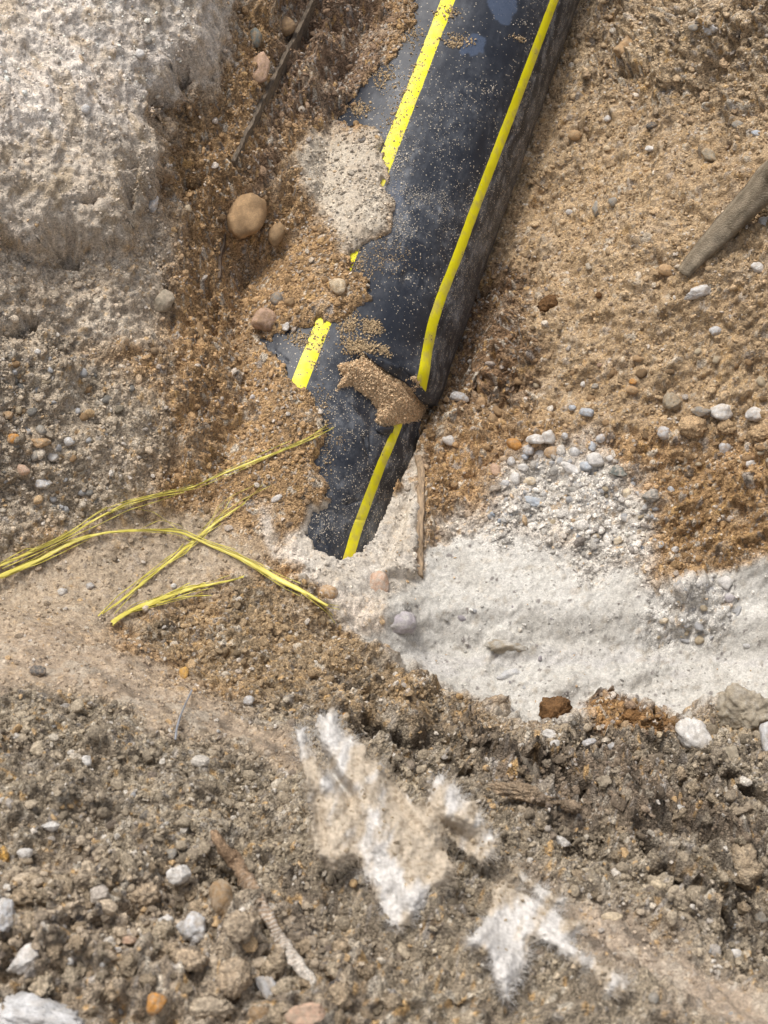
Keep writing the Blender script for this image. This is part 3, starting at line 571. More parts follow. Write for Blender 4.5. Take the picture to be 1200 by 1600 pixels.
# ---------------------------------------------------------------- stones
def srgb(c): return np.array([((x/255+.055)/1.055)**2.4 if x > 10 else x/3300 for x in c])
CN = {'W': (222,218,212), 'V': (206,205,204), 'B': (190,197,205), 'C': (214,196,166), 'T': (180,148,110), 'P': (196,164,140), 'G': (150,146,138), 'D': (92,90,88), 'O': (196,140,72), 'K': (38,42,54),
      'S': (150,124,92), 'E': (118,100,76), 'H': (112,84,56), 'R': (132,99,64), 'Y': (210,165,90), 'N': (120,124,118), 'L': (182,175,178), 'Q': (158,147,128)}
def stone(name, u, v, ru, rv, ang, ck, shp, label, cat='stone', group=None, sink=.3, seed=None, dust=.35, sub=None):
    seed = int(seed if seed is not None else abs(u*31+v*7)) % 99991
    d, p = hit(u, v+rv*.25); d = float(d[0]); p = p[0]
    sx = ru*d/FPX; sv = rv*d/FPX
    sub = sub or (5 if ru > 40 else 4 if ru > 13 else 3)
    rough = {'r': .05, 'a': .15, 'c': .22}[shp]; an = {'r': .6, 'a': 1., 'c': .6}[shp]
    W = rock_shape(sub, seed, an, rough); W = W-W.mean(0); W /= np.abs(W).max(0)
    W = W*np.array([sx, sv, min(sx, sv)*.85])
    a = -math.radians(ang); ca_, sa = math.cos(a), math.sin(a); W[:, :2] = W[:, :2]@np.array([[ca_, sa], [-sa, ca_]])
    # lean the stone to face up the slope, mostly towards the sky and the viewer
    tl = math.radians(22); W = np.stack([W[:, 0], W[:, 1]*math.cos(tl)-W[:, 2]*math.sin(tl), W[:, 1]*math.sin(tl)+W[:, 2]*math.cos(tl)], 1)
    c = srgb(CN[ck])*(.86 if ck in 'WVB' else .95); x3 = W/max(sx, sv)
    off = Vector((seed % 17, seed % 13, seed % 7)); nz = np.array([mnoise.noise(Vector(q)*2.2+off)+.5*mnoise.noise(Vector(q)*6+off) for q in x3])
    cc = c[None]*(1+.22*nz[:, None]); nz2 = np.array([mnoise.noise(Vector(q)*4+off)+.6*mnoise.noise(Vector(q)*11+off) for q in x3]); kd = np.clip((nz2-.0)*2.2+.25, 0, 1)[:, None]*(0 if ck in 'HR' else dust); soil = soil_at(u, v, p)
    if shp == 'c' and ck not in 'HRYO': c = (.3*c+.7*soil)*1.25; cc = c[None]*(1+.25*nz[:, None])
    cc = cc+(soil-cc)*kd
    zc = float(gs(Z, np.array([p[0]]), np.array([p[1]]))[0])
    o = mesh(name, W, ICO[sub][1], M_CLOD if shp == 'c' else M_STONE, col=np.clip(cc, .01, .85), loc=(p[0], p[1], zc+min(sx, sv)*.85*(1-2*sink)+.001))
    tag(o, label, cat, group); return o
def soil_at(u, v, p):
    a_, b_, n_1 = region(np.array([float(u)]), np.array([float(v)]), np.array([p[0]]), np.array([p[1]]))[:3]; return (a_[0]+b_[0])/2
ST = [ # u v ru rv angle colour shape label
 (408,107,17,29,12,'P','r','smooth pinkish tan pebble upright in the bank beside the dark board edge','pebble'),
 (447,42,17,17,0,'S','r','grey-brown pebble in the bank near the top edge, left of the dark board',"pebble"),
 (400,58,10,16,0,'N','r','greenish grey pebble stuck in the bank above the upright pinkish one','pebble'),
 (385,332,32,43,14,'T','r','large smooth tan cobble, the biggest in the left bank','cobble'),
 (431,362,13,22,10,'S','r','brown pebble close against the right side of the large tan cobble','pebble'),
 (413,500,21,20,0,'P','r','round pinkish grey pebble left of the broken yellow stripe','pebble'),
 (433,469,11,11,0,'G','r','small round grey pebble just above the round pinkish one','pebble'),
 (453,474,9,8,0,'S','r','small brown pebble right of the small grey one','pebble'),
 (528,448,15,14,20,'C','r','cream rounded pebble resting over the yellow stripe on the pipe','pebble'),
 (447,513,6,8,0,'W','a','tiny cream chip beside the black pipe surface left of the stripe','pebble'),
 (257,473,16,20,20,'Q','r','pale dusty lump at the right end of the smooth patch in the left bank','stone'),
 (312,515,7,14,0,'S','r','small upright brown stone in the left bank','stone'),
 (135,172,8,8,0,'V','r','whitish pebble on the pale upper left crust, left of centre','pebble'),
 (219,87,8,8,0,'W','r','bright white pebble on the pale upper left crust','pebble'),
 (231,69,9,7,20,'G','r','grey pebble just above the bright white one on the crust','pebble'),
 (240,318,10,18,10,'V','a','pale upright stone under the edge of the crust','stone'),
 (294,329,7,7,0,'C','a','little cream chip in the ochre bank below the crust','pebble'),
 (22,685,10,8,-10,'O','r','orange pebble in the grey gravel at the left edge','pebble'),
 (66,697,17,9,5,'T','r','flat tan pebble in the left gravel patch','pebble'),
 (65,673,9,9,0,'G','r','round grey pebble above the flat tan one in the left gravel','pebble'),
 (57,713,9,11,20,'G','r','light grey pebble below the flat tan one in the left gravel','pebble'),
 (110,695,9,8,-15,'V','r','whitish pebble right of the flat tan one in the left gravel','pebble'),
 (37,734,12,9,20,'P','r','pinkish pebble low in the left gravel patch','pebble'),
 (70,757,14,11,10,'V','a','broken whitish stone at the bottom of the left gravel patch','stone'),
 (85,717,9,8,0,'W','r','white pebble between the grey and whitish ones in the left gravel','pebble'),
 (15,650,8,7,0,'T','r','tan pebble at the left edge above the orange one','pebble'),
 (60,553,6,5,0,'W','r','small white pebble high in the left gravel','pebble'),
 (98,925,8,7,0,'W','r','white pebble on the smooth slope below the long yellow straps','pebble'),
 (141,916,7,6,0,'V','r','pale pebble right of the white one below the yellow straps','pebble'),
 (272,917,5,5,0,'W','r','tiny white pebble just above the short yellow strap','pebble'),
 (433,781,10,5,-38,'W','r','narrow white chip lying slantwise left of the pipe end','pebble'),
 (395,622,5,5,0,'V','r','tiny pale pebble in ochre soil left of the lower pipe','pebble'),
 (978,76,23,21,-25,'T','a','wedge-shaped tan rock in the upper right bank','rock'),
 (949,187,6,6,0,'W','r','small round white pebble in the upper right bank near the pipe','pebble'),
 (1016,236,11,6,5,'W','a','flat white chip in the right bank','pebble'),
 (1018,198,10,6,-10,'D','r','small dark grey pebble above the flat white chip','pebble'),
 (1106,248,14,9,40,'Q','r','slanting grey-brown stone in the right bank above the pole','stone'),
 (1152,196,10,7,10,'G','r','grey pebble high in the right bank','pebble'),
 (1181,210,9,6,10,'B','r','pale bluish pebble at the upper right edge','pebble'),
 (897,215,11,8,0,'T','r','small tan pebble beside a hollow right of the pipe','pebble'),
 (948,234,6,5,0,'C','r','tiny cream pebble right of the tan one by the hollow','pebble'),
 (889,333,6,5,0,'V','r','tiny pale pebble right of the pipe halfway down its length','pebble'),
 (932,325,8,15,10,'G','a','flat grey stone set upright in the right bank','stone'),
 (957,317,8,8,0,'G','r','small grey stone beside the flat upright grey one','stone'),
 (1090,458,24,11,-12,'W','a','jagged white chalk lump below the tip of the pole','chalk lump'),
 (1184,421,13,9,20,'W','a','white chalk chip at the right edge below the pole','chalk lump'),
 (1192,347,11,9,-10,'W','a','bright white stone at the right edge touching the pole','stone'),
 (1040,426,14,11,0,'T','r','tan pebble just left of the pole tip','pebble'),
 (1118,518,11,8,-20,'V','r','pale grey pebble in the right bank below the chalk lump','pebble'),
 (858,476,21,16,0,'H','c','dark brown clod stuck on the right slope','clod'),
 (935,463,6,6,0,'H','c','small dark brown crumb right of the larger dark clod','clod'),
 (1108,55,15,12,30,'V','a','whitish crusted rock near the top right corner','rock'),
 (1082,45,9,7,0,'G','r','grey pebble left of the whitish crusted rock','pebble'),
 (717,621,17,9,14,'V','r','long whitish pebble just right of the tear','pebble'),
 (752,629,9,10,20,'T','r','tan pebble right of the long whitish one','pebble'),
 (769,655,10,9,0,'S','r','brown pebble below the tan one right of the tear','pebble'),
 (702,688,12,9,25,'W','r','white pebble alone in brown soil right of the lower pipe','pebble'),
 (916,646,12,8,20,'B','a','bluish white stone above the white pebble cluster','stone'),
 (893,642,6,5,0,'B','r','tiny bluish pebble left of the bluish white stone','pebble'),
 (929,605,6,5,0,'G','r','tiny grey pebble above the bluish white stone','pebble'),
 (911,601,5,5,0,'W','r','tiny white pebble above and left of the bluish stone','pebble'),
 (987,611,10,7,0,'T','r','tan pebble in the middle of the right slope','pebble'),
 (989,597,7,5,0,'O','r','bright orange pebble touching the tan one on the right slope','pebble'),
 (996,561,11,6,0,'T','r','small flat tan pebble above the orange one','pebble'),
 (1049,626,15,16,10,'Q','a','pale greenish tan block left of the round white pebbles at right','stone'),
 (1127,644,19,15,8,'W','r','round bright white pebble, whitest on the right slope','pebble'),
 (1179,648,17,13,-20,'W','r','white pebble at the right edge beside the bright round one','pebble'),
 (1094,643,17,9,10,'G','r','grey pebble left of the bright round white one','pebble'),
 (1081,667,26,20,-10,'T','c','tan crumbly clod below the grey pebble','clod'),
 (1135,668,17,14,0,'S','c','brown crumbly clod below the bright round white pebble','clod'),
 (1188,675,22,16,0,'S','c','brown clod under the white pebble at the right edge','clod'),
 (1131,700,11,12,0,'V','r','pale grey pebble under the brown clod at right','pebble'),
 (1036,681,12,12,20,'V','a','pale angular stone left of the tan crumbly clod','stone'),
 (1170,727,11,6,-10,'W','a','flat white chip near the right edge above the rusty soil','pebble'),
 (857,683,12,13,-30,'W','r','white pebble, topmost of the cluster','pebble'),
 (838,691,18,9,0,'W','r','wide white pebble at the top left of the cluster','pebble'),
 (825,704,10,9,0,'V','r','pale pebble under the left end of the wide white one','pebble'),
 (843,711,9,8,0,'W','r','white block shaped pebble under the wide white one','pebble'),
 (862,708,13,10,-10,'T','r','tan pebble amid the white cluster','pebble'),
 (803,694,13,10,20,'O','r','orange-tan pebble at the upper left of the white cluster','pebble'),
 (773,733,9,12,-20,'P','r','upright pinkish tan pebble left of the white cluster','pebble'),
 (820,715,6,6,0,'B','r','small bluish pebble inside the left of the cluster','pebble'),
 (798,722,7,8,0,'V','r','pale upright pebble at the left of the cluster','pebble'),
 (817,732,9,7,20,'W','r','white pebble in the left middle of the cluster','pebble'),
 (804,748,9,10,0,'W','r','white pebble at the lower left of the cluster','pebble'),
 (789,755,8,6,0,'V','r','pale pebble, lowest left of the cluster','pebble'),
 (828,753,11,7,0,'C','r','cream flat pebble low in the cluster','pebble'),
 (897,707,9,9,0,'V','r','pale pebble left of the largest white one in the cluster','pebble'),
 (929,719,15,12,5,'W','r','largest white pebble of the cluster, on its right side','pebble'),
 (915,730,11,8,0,'B','r','bluish pebble tucked under the largest white one','pebble'),
 (890,733,18,8,38,'W','r','long slanting white pebble in the middle of the cluster','pebble'),
 (953,716,7,6,0,'W','r','small white pebble right of the largest white one','pebble'),
 (938,688,10,7,-15,'V','r','pale pebble above the largest white one','pebble'),
 (925,697,6,8,0,'B','r','small bluish upright pebble above the largest white one','pebble'),
 (882,681,6,6,0,'V','r','small pale pebble right of the topmost one','pebble'),
 (965,738,19,11,10,'N','a','dark greenish grey stone at the right end of the cluster','stone'),
 (1014,776,15,12,-15,'G','a','grey angular stone right of the gravel','stone'),
 (980,771,8,8,0,'C','r','cream pebble below the dark greenish stone','pebble'),
 (1048,766,6,5,0,'B','r','tiny bluish pebble right of the grey angular stone','pebble'),
 (897,768,12,6,10,'G','a','flat grey chip in the upper gravel','stone'),
 (835,786,20,9,10,'B','a','bluish flat stone at the left of the gravel','stone'),
 (1054,859,8,6,-30,'W','a','white chip lying in the rusty soil','pebble'),
 (965,845,9,8,0,'C','a','cream chip in the gravel beside the rusty soil','pebble'),
 (1132,911,13,12,0,'W','r','white pebble sitting on the chalk heap below the rusty soil','pebble'),
 (1139,934,9,8,0,'L','r','mauve tinted pebble under the white one on the chalk heap','pebble'),
 (1167,1009,9,4,0,'V','r','flat pale pebble on the chalk floor near the right edge','pebble'),
 (1035,972,8,7,0,'C','a','cream chip on the face of the chalk heap','pebble'),
 (1160,1112,48,46,-20,'Q','a','large grey-brown boulder at the right edge of the chalk floor','boulder'),
 (1082,1150,27,36,-12,'W','a','white knobbly rock left of the large boulder','rock'),
 (1197,1152,12,30,0,'V','a','pale rock cut off by the right edge below the boulder','rock'),
 (1142,1180,18,20,0,'Q','a','grey rock under the large boulder','rock'),
 (1028,1147,7,6,0,'C','a','small cream chip left of the white knobbly rock','pebble'),
 (862,1149,17,9,10,'W','a','white broken chip under the dark brown clod','stone'),
 (868,1166,10,10,0,'W','a','white shard just below the broken chip','stone'),
 (919,1160,13,6,-15,'V','a','flat pale chip right of the broken white ones','stone'),
 (960,1169,12,9,10,'V','a','pale chip further right along the bank foot','stone'),
 (865,1111,28,27,0,'H','c','dark brown clod standing against the white chalk','clod'),
 (990,1120,24,14,0,'R','c','rust brown clod in the low rusty mound on the near edge of the chalk','clod'),
 (288,1053,8,12,5,'Y','r','cream yellow pebble above the short grey wire','pebble'),
 (389,1094,9,8,0,'V','r','pale pebble right of the short grey wire','pebble'),
 (540,1118,6,6,0,'O','r','orange pebble beside the tip of the torn fabric','pebble'),
 (134,1188,11,11,10,'W','a','white chip below left of the grey wire','stone'),
 (81,1294,16,9,-8,'W','a','flat white chip in the near bank at left','stone'),
 (40,1334,12,13,30,'W','a','angular white chip below the flat one','stone'),
 (4,1338,13,20,0,'Y','c','orange-yellow clod at the left edge','clod'),
 (284,1367,23,19,10,'W','a','white knobbly chalk lump above the grey egg shaped stone','chalk lump'),
 (347,1402,19,28,0,'S','r','grey-brown egg shaped stone beside the dirty cord','stone'),
 (263,1441,15,13,0,'W','a','small white block left of the bluish chalk piece','chalk lump'),
 (306,1450,29,25,10,'V','a','bluish white chalk piece in the near bank','chalk lump'),
 (378,1447,29,26,0,'E','c','rounded brown clod below the egg shaped stone','clod'),
 (8,1432,22,31,0,'V','a','pale rock cut off by the left edge','rock'),
 (42,1500,32,18,-40,'W','a','long white chalk piece slanting above the big corner rock','chalk lump'),
 (110,1503,8,8,0,'W','r','small white pebble in the near bank bottom left','pebble'),
 (201,1470,13,8,-15,'P','a','pinkish cream chip in the near bank bottom left','stone'),
 (181,1486,11,7,0,'W','a','white chip touching the pinkish cream one','stone'),
 (245,1568,18,18,0,'O','r','orange rounded stone near the bottom edge','stone'),
 (55,1592,95,48,12,'V','a','big pale rock filling the bottom left corner','boulder'),
 (369,1528,30,34,10,'S','c','large brown clod below the rounded one','clod'),
 (424,1545,17,34,-28,'V','a','slanting pale stone right of the large brown clod','stone'),
 (404,1585,17,12,0,'S','r','brown stone at the bottom edge right of the large clod','stone'),
 (480,1585,34,22,10,'P','a','pinkish white stone at the bottom edge','stone'),
 (525,1539,11,10,0,'K','a','small blue-black stone near the end of the dirty cord','stone'),
 (330,1575,40,22,0,'Q','c','pale brown clod at the bottom edge','clod'),
 (225,1400,30,20,0,'S','c','broad brown clod left of the white chalk lump','clod'),
 (300,1500,34,18,10,'S','c','flat brown clod beneath the bluish chalk piece','clod'),
 (820,1240,62,15,14,'S','c','long flat slab of packed soil overhanging a dark hollow','clod'),
 (850,1243,16,6,30,'V','a','white smear shaped chip on the long flat slab','stone'),
 (890,1262,20,12,20,'E','c','grey-brown clod right of the long flat slab','clod'),
 (877,1314,17,10,25,'W','a','white chip in the bank right of the torn fabric','stone'),
 (1027,1383,14,10,5,'C','a','cream stone right of centre in the near bank','stone'),
 (955,1433,19,9,5,'C','r','long cream stone below the torn fabric lobe','stone'),
 (1146,1491,13,8,-5,'W','r','white oval pebble low on the right of the near bank','pebble'),
 (1060,1263,10,5,-10,'W','a','flat white chip below the rust clods','stone'),
 (1190,1430,12,13,0,'G','r','grey pebble at the right edge of the near bank','pebble'),
 (945,1225,18,16,0,'Q','a','grey-brown stone in the bank under the rust clods','stone'),
 (1160,1350,34,40,-15,'S','c','large smooth brown clod at the right edge of the near bank','clod'),
 (1020,1560,9,9,0,'G','r','grey pebble low right near the bottom edge','pebble'),
 (270,1335,12,10,0,'G','a','grey pebble above the white knobbly lump','stone'),
 (228,1275,10,8,-20,'D','r','dark grey pebble in the upper part of the near bank','pebble'),
 (60,1050,14,10,0,'D','r','dark grey stone in the near bank at far left','stone'),
 (500,1148,10,9,0,'G','r','grey pebble under the tip of the torn fabric','pebble'),
 (790,1008,36,14,4,'Q','a','grey hollowed stone half sunk in the chalk floor','stone'),
 (590,903,20,24,20,'P','r','smooth mauve-brown flint bulging from the chalk at the pipe end','stone'),
 (622,962,34,20,15,'L','r','rounded mauve flint sunk in the chalk below the pipe end','stone'),
 (512,925,16,14,0,'T','r','brown pebble under the frayed end of the long yellow strap','pebble'),
 (795,1052,24,11,-15,'V','r','pale flint sunk in the chalk floor in front of the hollowed one','stone'),
]
for row in ST:
    u, v, ru, rv, an, ck, shp, lab, cat = row
    nm = {'pebble': 'pebble', 'cobble': 'cobble', 'stone': 'stone', 'rock': 'rock', 'clod': 'clod', 'boulder': 'boulder', 'chalk lump': 'chalk_lump'}[cat]
    sink = .42 if cat in ('cobble',) else .76 if 'sunk' in lab or 'bulging' in lab else .40 if cat == 'pebble' else .12 if cat == 'boulder' or 'slab' in lab or (v > 1340 and u < 520) or 'clod on' in lab or 'clod stand' in lab else .36
    stone(nm, u, v, ru, rv, an, ck, shp, lab, cat, sink=sink, dust=.25 if cat == 'boulder' else .4 if ck in 'WB' else .65)
# smaller look-alikes: copies of a few stones, scattered where the photograph has them
def protos(name, ck, shp, n, seed):
    L_ = []
    for k in range(n):
        sb = 3 if shp == 'c' else 2; W = rock_shape(sb, seed+k, {'r': .6, 'a': 1., 'c': .35}[shp], .08 if shp != 'c' else .55); W /= np.abs(W).max(); c = srgb(CN[ck[k % len(ck)]])*.86
        if shp == 'c': c = (.3*c+.7*np.array([.33,.27,.195] if name == 'soil_clod' else [.45,.335,.22]))*1.5
        me = bpy.data.meshes.new(name); me.from_pydata(W.tolist(), [], ICO[sb][1].tolist()); me.polygons.foreach_set('use_smooth', np.full(len(me.polygons), True))
        a = me.color_attributes.new('Col', 'FLOAT_COLOR', 'POINT'); cc = np.ones((len(W), 4), np.float32); cc[:, :3] = c*(1+.12*np.random.default_rng(k).standard_normal((len(W), 1))); a.data.foreach_set('color', cc.ravel())
        me.materials.append(M_STONE if shp != 'c' else M_CLODC); L_.append(me)
    return L_
CW = {'W': 'white', 'V': 'pale', 'B': 'bluish', 'C': 'cream', 'T': 'tan', 'P': 'pinkish', 'G': 'grey', 'D': 'dark grey', 'S': 'brown', 'E': 'dark brown', 'Q': 'grey-brown', 'L': 'mauve', 'N': 'greenish'}
ANCH = {}
for row in ST:          # short handles of the stones above, to tell the small ones apart by
    hnd = row[7]
    for wd in (' in ', ' beside ', ' above', ' below', ' at ', ' on ', ' under', ' of ', ' left', ' right', ' stuck', ' resting', ' close', ' just', ' upright', ' lying', ' high', ' low', ' halfway', ' alone', ' touching', ' amid', ' tucked', ' inside', ' between', ' sitting', ' cut', ' standing', ' filling', ' near', ' sunk', ' bulging', ' half', ' overhanging', ', ', ' across', ' higher', ' another', ' with', ' further', ' from', ' set'):
        hnd = hnd.split(wd)[0]
    ANCH.setdefault(hnd, []).append(row)
ANCH = {k: v_[0] for k, v_ in ANCH.items() if len(v_) == 1 and 2 <= len(k.split()) <= 6}
def where(u, v, reach=120):
    best = None
    for k, r_ in ANCH.items():
        dd = math.hypot(max(abs(u-r_[0])-r_[2], 0), max(abs(v-r_[1])-r_[3], 0))
        if best is None or dd < best[0]: best = (dd, k, r_)
    if best[0] > reach: return None
    a = math.degrees(math.atan2(v-best[2][1], u-best[2][0])) % 360
    w_ = ['right of', 'below and right of', 'below', 'below and left of', 'left of', 'above and left of', 'above', 'above and right of'][int(((a+22.5) % 360)//45)]
    return ('just ' if best[0] < 22 else '')+w_+' the '+best[1]
def strew(name, cols, shp, n, poly, lo, hi, seed, noun, cat, group, lump=True):
    g = np.random.default_rng(seed); M = sdmap(poly); P = np.array(poly); c = 0; kk = 0; used = set(); mp = {k: protos(name, k, shp, 4, seed+ord(k)) for k in set(cols)}
    while c < n and kk < n*80:
        kk += 1; u = g.uniform(P[:, 0].min(), P[:, 0].max()); v = g.uniform(P[:, 1].min(), P[:, 1].max())
        if samp(M, np.array([u]), np.array([v]))[0] < 0 or not (-2 < u < 1202 and -2 < v < 1602): continue
        if any(abs(u-s[0]) < s[2]*.9+3 and abs(v-s[1]) < s[3]*.9+3 for s in ST): continue
        if lump and g.random() > .5+.8*float(per(np.array([u/60.]), np.array([v/60.]), seed)[0]): continue
        px = lo+(hi-lo)*g.random()**1.8; ck = cols[g.integers(0, len(cols))]; wh = where(u, v); sz = 'tiny' if px < lo+.25*(hi-lo) else 'small' if px < lo+.62*(hi-lo) else 'larger'
        if wh is None: continue
        lab = f"{sz} {CW[ck]} {noun} {wh}"
        if lab in used or len(lab.split()) > 16: continue
        d, p = hit(u, v); d = d[0]; p = p[0]; pt = pipe_top(p[0:1], p[1:2])[0]
        if not np.isnan(pt) and pt > p[2]: continue
        used.add(lab); r = px*d/FPX
        me = mp[ck][g.integers(0, 4)]; o = bpy.data.objects.new(name, me); COL.objects.link(o)
        o.location = (p[0], p[1], p[2]+r*.12); o.scale = (r*g.uniform(.9, 1.3), r*g.uniform(.75, 1.1), r*g.uniform(.6, .9)); o.rotation_euler = (g.uniform(-.5, .5), g.uniform(-.5, .5), g.uniform(0, 6.28))
        tag(o, lab, cat, group); c += 1
strew('gravel_pebble', 'WVWWCVVB', 'a', 120, [(745,810),(785,735),(840,715),(950,690),(990,750),(1025,790),(1035,880),(930,850),(800,820)], 2.5, 7.5, 401, 'pebble', 'pebble', 'tiny pebbles of the white gravel spill')
strew('gravel_pebble', 'GVQTGCV', 'r', 90, [(0,560),(110,560),(210,600),(230,720),(160,800),(0,830)], 3, 9, 421, 'gravel pebble', 'pebble', 'small pebbles of the left gravel patch')
strew('chalk_chip', 'WVVC', 'a', 40, [(1020,930),(1065,908),(1140,905),(1160,950),(1110,1000),(1030,1010)], 3, 9, 441, 'chip', 'chalk chip', 'white chips on the chalk heap')
strew('chalk_chip', 'LVG', 'a', 16, [(700,940),(1000,960),(1010,1080),(860,1100),(740,1040)], 3, 8, 447, 'half buried chip', 'stone', 'half buried chips in the powder floor')
strew('soil_clod', 'SEQSE', 'c', 120, [(0,1380),(200,1340),(450,1400),(560,1500),(700,1600),(0,1600)], 7, 26, 461, 'rounded soil clod', 'clod', 'clods of the lower left bank', False)
strew('soil_clod', 'SEQED', 'c', 110, [(700,1150),(900,1180),(1200,1180),(1200,1500),(1000,1450),(800,1330)], 4, 16, 481, 'soil clod', 'clod', 'clods of the lower right bank', False)
strew('slope_pebble', 'TSTPC', 'r', 60, [(720,640),(830,560),(1200,540),(1200,740),(1040,760),(960,680),(800,680)], 3, 10, 491, 'pebble', 'pebble', 'small pebbles at the slope foot')
strew('slope_clod', 'TSQT', 'c', 26, [(820,0),(1200,0),(1200,260),(1000,200),(860,160)], 5, 15, 493, 'crumbly clod', 'clod', 'clods of the upper right bank')
strew('white_chip', 'WV', 'a', 34, [(0,1100),(1200,1180),(1200,1600),(0,1600)], 2.5, 6, 495, 'chip', 'chalk chip', 'tiny white chips in the near bank', False)

# ---------------------------------------------------------------- boards
m, t, b, N, L = newmat('weathered_wood')
co = N('ShaderNodeTexCoord'); mp = N('ShaderNodeMapping'); mp.inputs['Scale'].default_value = (60, 12, 60); L(co.outputs['Object'], mp.inputs[0])
no = N('ShaderNodeTexNoise'); no.inputs['Scale'].default_value = 6; no.inputs['Detail'].default_value = 8; L(mp.outputs[0], no.inputs[0])
at_ = N('ShaderNodeAttribute'); at_.attribute_name = 'Col'
mr = N('ShaderNodeMapRange'); mr.inputs[1].default_value = .3; mr.inputs[2].default_value = .7; mr.inputs[3].default_value = .45; mr.inputs[4].default_value = 1.5; L(no.outputs[0], mr.inputs[0])
vm = N('ShaderNodeVectorMath'); vm.operation = 'SCALE'; L(at_.outputs['Color'], vm.inputs[0]); L(mr.outputs[0], vm.inputs['Scale']); L(vm.outputs[0], b.inputs['Base Color']); b.inputs['Roughness'].default_value = .85
bp = N('ShaderNodeBump'); bp.inputs['Distance'].default_value = .0012; L(no.outputs[0], bp.inputs['Height']); L(bp.outputs[0], b.inputs['Normal'])
M_WOOD = m
def slab(name, pl, width, deep, colr, label, cat, rise=.004):
    """a thin board on edge following the picture line; pl: u,v,extra rise"""
    c = catmull(pl, 70); d, p = hit(c[:, 0], c[:, 1]); kk = np.ones(9)/9
    for k in range(3): p[:, k] = np.convolve(np.pad(p[:, k], 4, 'edge'), kk, 'valid')
    p[:, 2] += rise+c[:, 2]; tg = np.gradient(p, axis=0); tg[:, 2] = 0; tg /= np.linalg.norm(tg, axis=1)[:, None]; sd = np.stack([tg[:, 1], -tg[:, 0], 0*tg[:, 0]], 1)
    V2 = []; nz = np.array([.0012*mnoise.noise((q[0]*60, q[1]*60, 0)) for q in p])[:, None]
    for lat, dn_ in [(-.5, -1), (-.5, -.02), (-.42, 0), (.42, 0), (.5, -.02), (.5, -.35), (.5, -1)]:
        V2.append(p+sd*(lat*width)+nz*sd+np.array([0, 0, 1])*(dn_*deep)+np.array([0, 0, 1])*nz*.8)
    A = np.stack(V2, 1); n = len(A); ii = np.arange(n*7).reshape(n, 7); nx_ = np.roll(ii, -1, 1)
    Fq = [tuple(q) for q in np.stack([ii[:-1], nx_[:-1], nx_[1:], ii[1:]], -1).reshape(-1, 4).tolist()]+[tuple(ii[0].tolist()), tuple(ii[-1][::-1].tolist())]
    org = p[n//2]
    o = mesh(name, A.reshape(-1, 3)-org, Fq, M_WOOD, col=np.broadcast_to(np.array(colr), (n*7, 3)), smooth=False, loc=org); tag(o, label, cat); return o
slab('board', [(520,-60,.006),(494,0,.008),(470,50,.008),(438,112,.008),(408,170,.006),(382,222,.004),(362,262,.002)], .006, .06, (.15,.115,.08), 'dark edge of a long board buried in the upper left bank', 'board')
slab('board', [(352,370,.003),(346,400,.003),(342,440,.002)], .004, .04, (.14,.10,.07), 'short dark board edge showing below the large tan cobble', 'board')
slab('board', [(652,712,.002),(659,740,.003),(657,800,.004),(655,850,.003),(656,905,.0)], .009, .07, (.30,.215,.135), 'brown wooden board standing on edge beside the buried pipe end', 'board')

# ---------------------------------------------------------------- frayed yellow straps
m, t, b, N, L = newmat('yellow_straw_plastic')
co = N('ShaderNodeTexCoord'); no = N('ShaderNodeTexNoise'); no.inputs['Scale'].default_value = 45; no.inputs['Detail'].default_value = 8; L(co.outputs['Object'], no.inputs[0])
mx = N('ShaderNodeMix'); mx.data_type = 'RGBA'; mx.inputs[6].default_value = (.56, .47, .05, 1); mx.inputs[7].default_value = (.78, .70, .18, 1); L(no.outputs[0], mx.inputs[0]); L(mx.outputs[2], b.inputs['Base Color'])
b.inputs['Roughness'].default_value = .42
M_STRAP = m
def ribbon(c, wd, lift, name, parent, mat=None, thick=.00025, jit=0):
    """c: (u,v) samples; wd metres per sample; a flat band resting just over the ground"""
    d, p = hit(c[:, 0], c[:, 1]); n = len(p); z = p[:, 2].copy()
    zs = np.array([z[max(0, i-5):i+6].max() for i in range(n)]); kk = np.ones(9)/9; zs = np.convolve(np.pad(zs, 4, 'edge'), kk, 'valid')
    r = ray(c[:, 0], c[:, 1]); dd = (zs+lift-CAMH)/r[:, 2]; p = CP+r*dd[:, None]
    for k in range(3): p[:, k] = np.convolve(np.pad(p[:, k], 2, 'edge'), np.ones(5)/5, 'valid')
    tg = np.gradient(p, axis=0); tg /= np.linalg.norm(tg, axis=1)[:, None]; up = np.array([0, -.25, 1.]); sd = np.cross(tg, up); sd /= np.linalg.norm(sd, axis=1)[:, None]; nn = np.cross(sd, tg)
    wd = wd*(1+.18*np.array([mnoise.noise((q[0]*90, q[1]*90, 2.)) for q in p])); rows = [p+sd*(k*wd[:, None])+nn*((1-abs(k)*2)*thick+q*thick*.6+.0003*np.sin(k*23+p[:, :1]*300)) for k, q in ((-.5, 0), (-.17, 1), (.17, 0), (.5, 0))]
    rows += [p+sd*(k*wd[:, None])-nn*thick for k in (.5, -.5)]
    A = np.stack(rows, 1); q = A.shape[1]; ii = np.arange(n*q).reshape(n, q); nx_ = np.roll(ii, -1, 1); Fq = np.stack([ii[:-1], nx_[:-1], nx_[1:], ii[1:]], -1).reshape(-1, 4)
    return mesh(name, local(A.reshape(-1, 3), parent), Fq, mat or M_STRAP, parent)
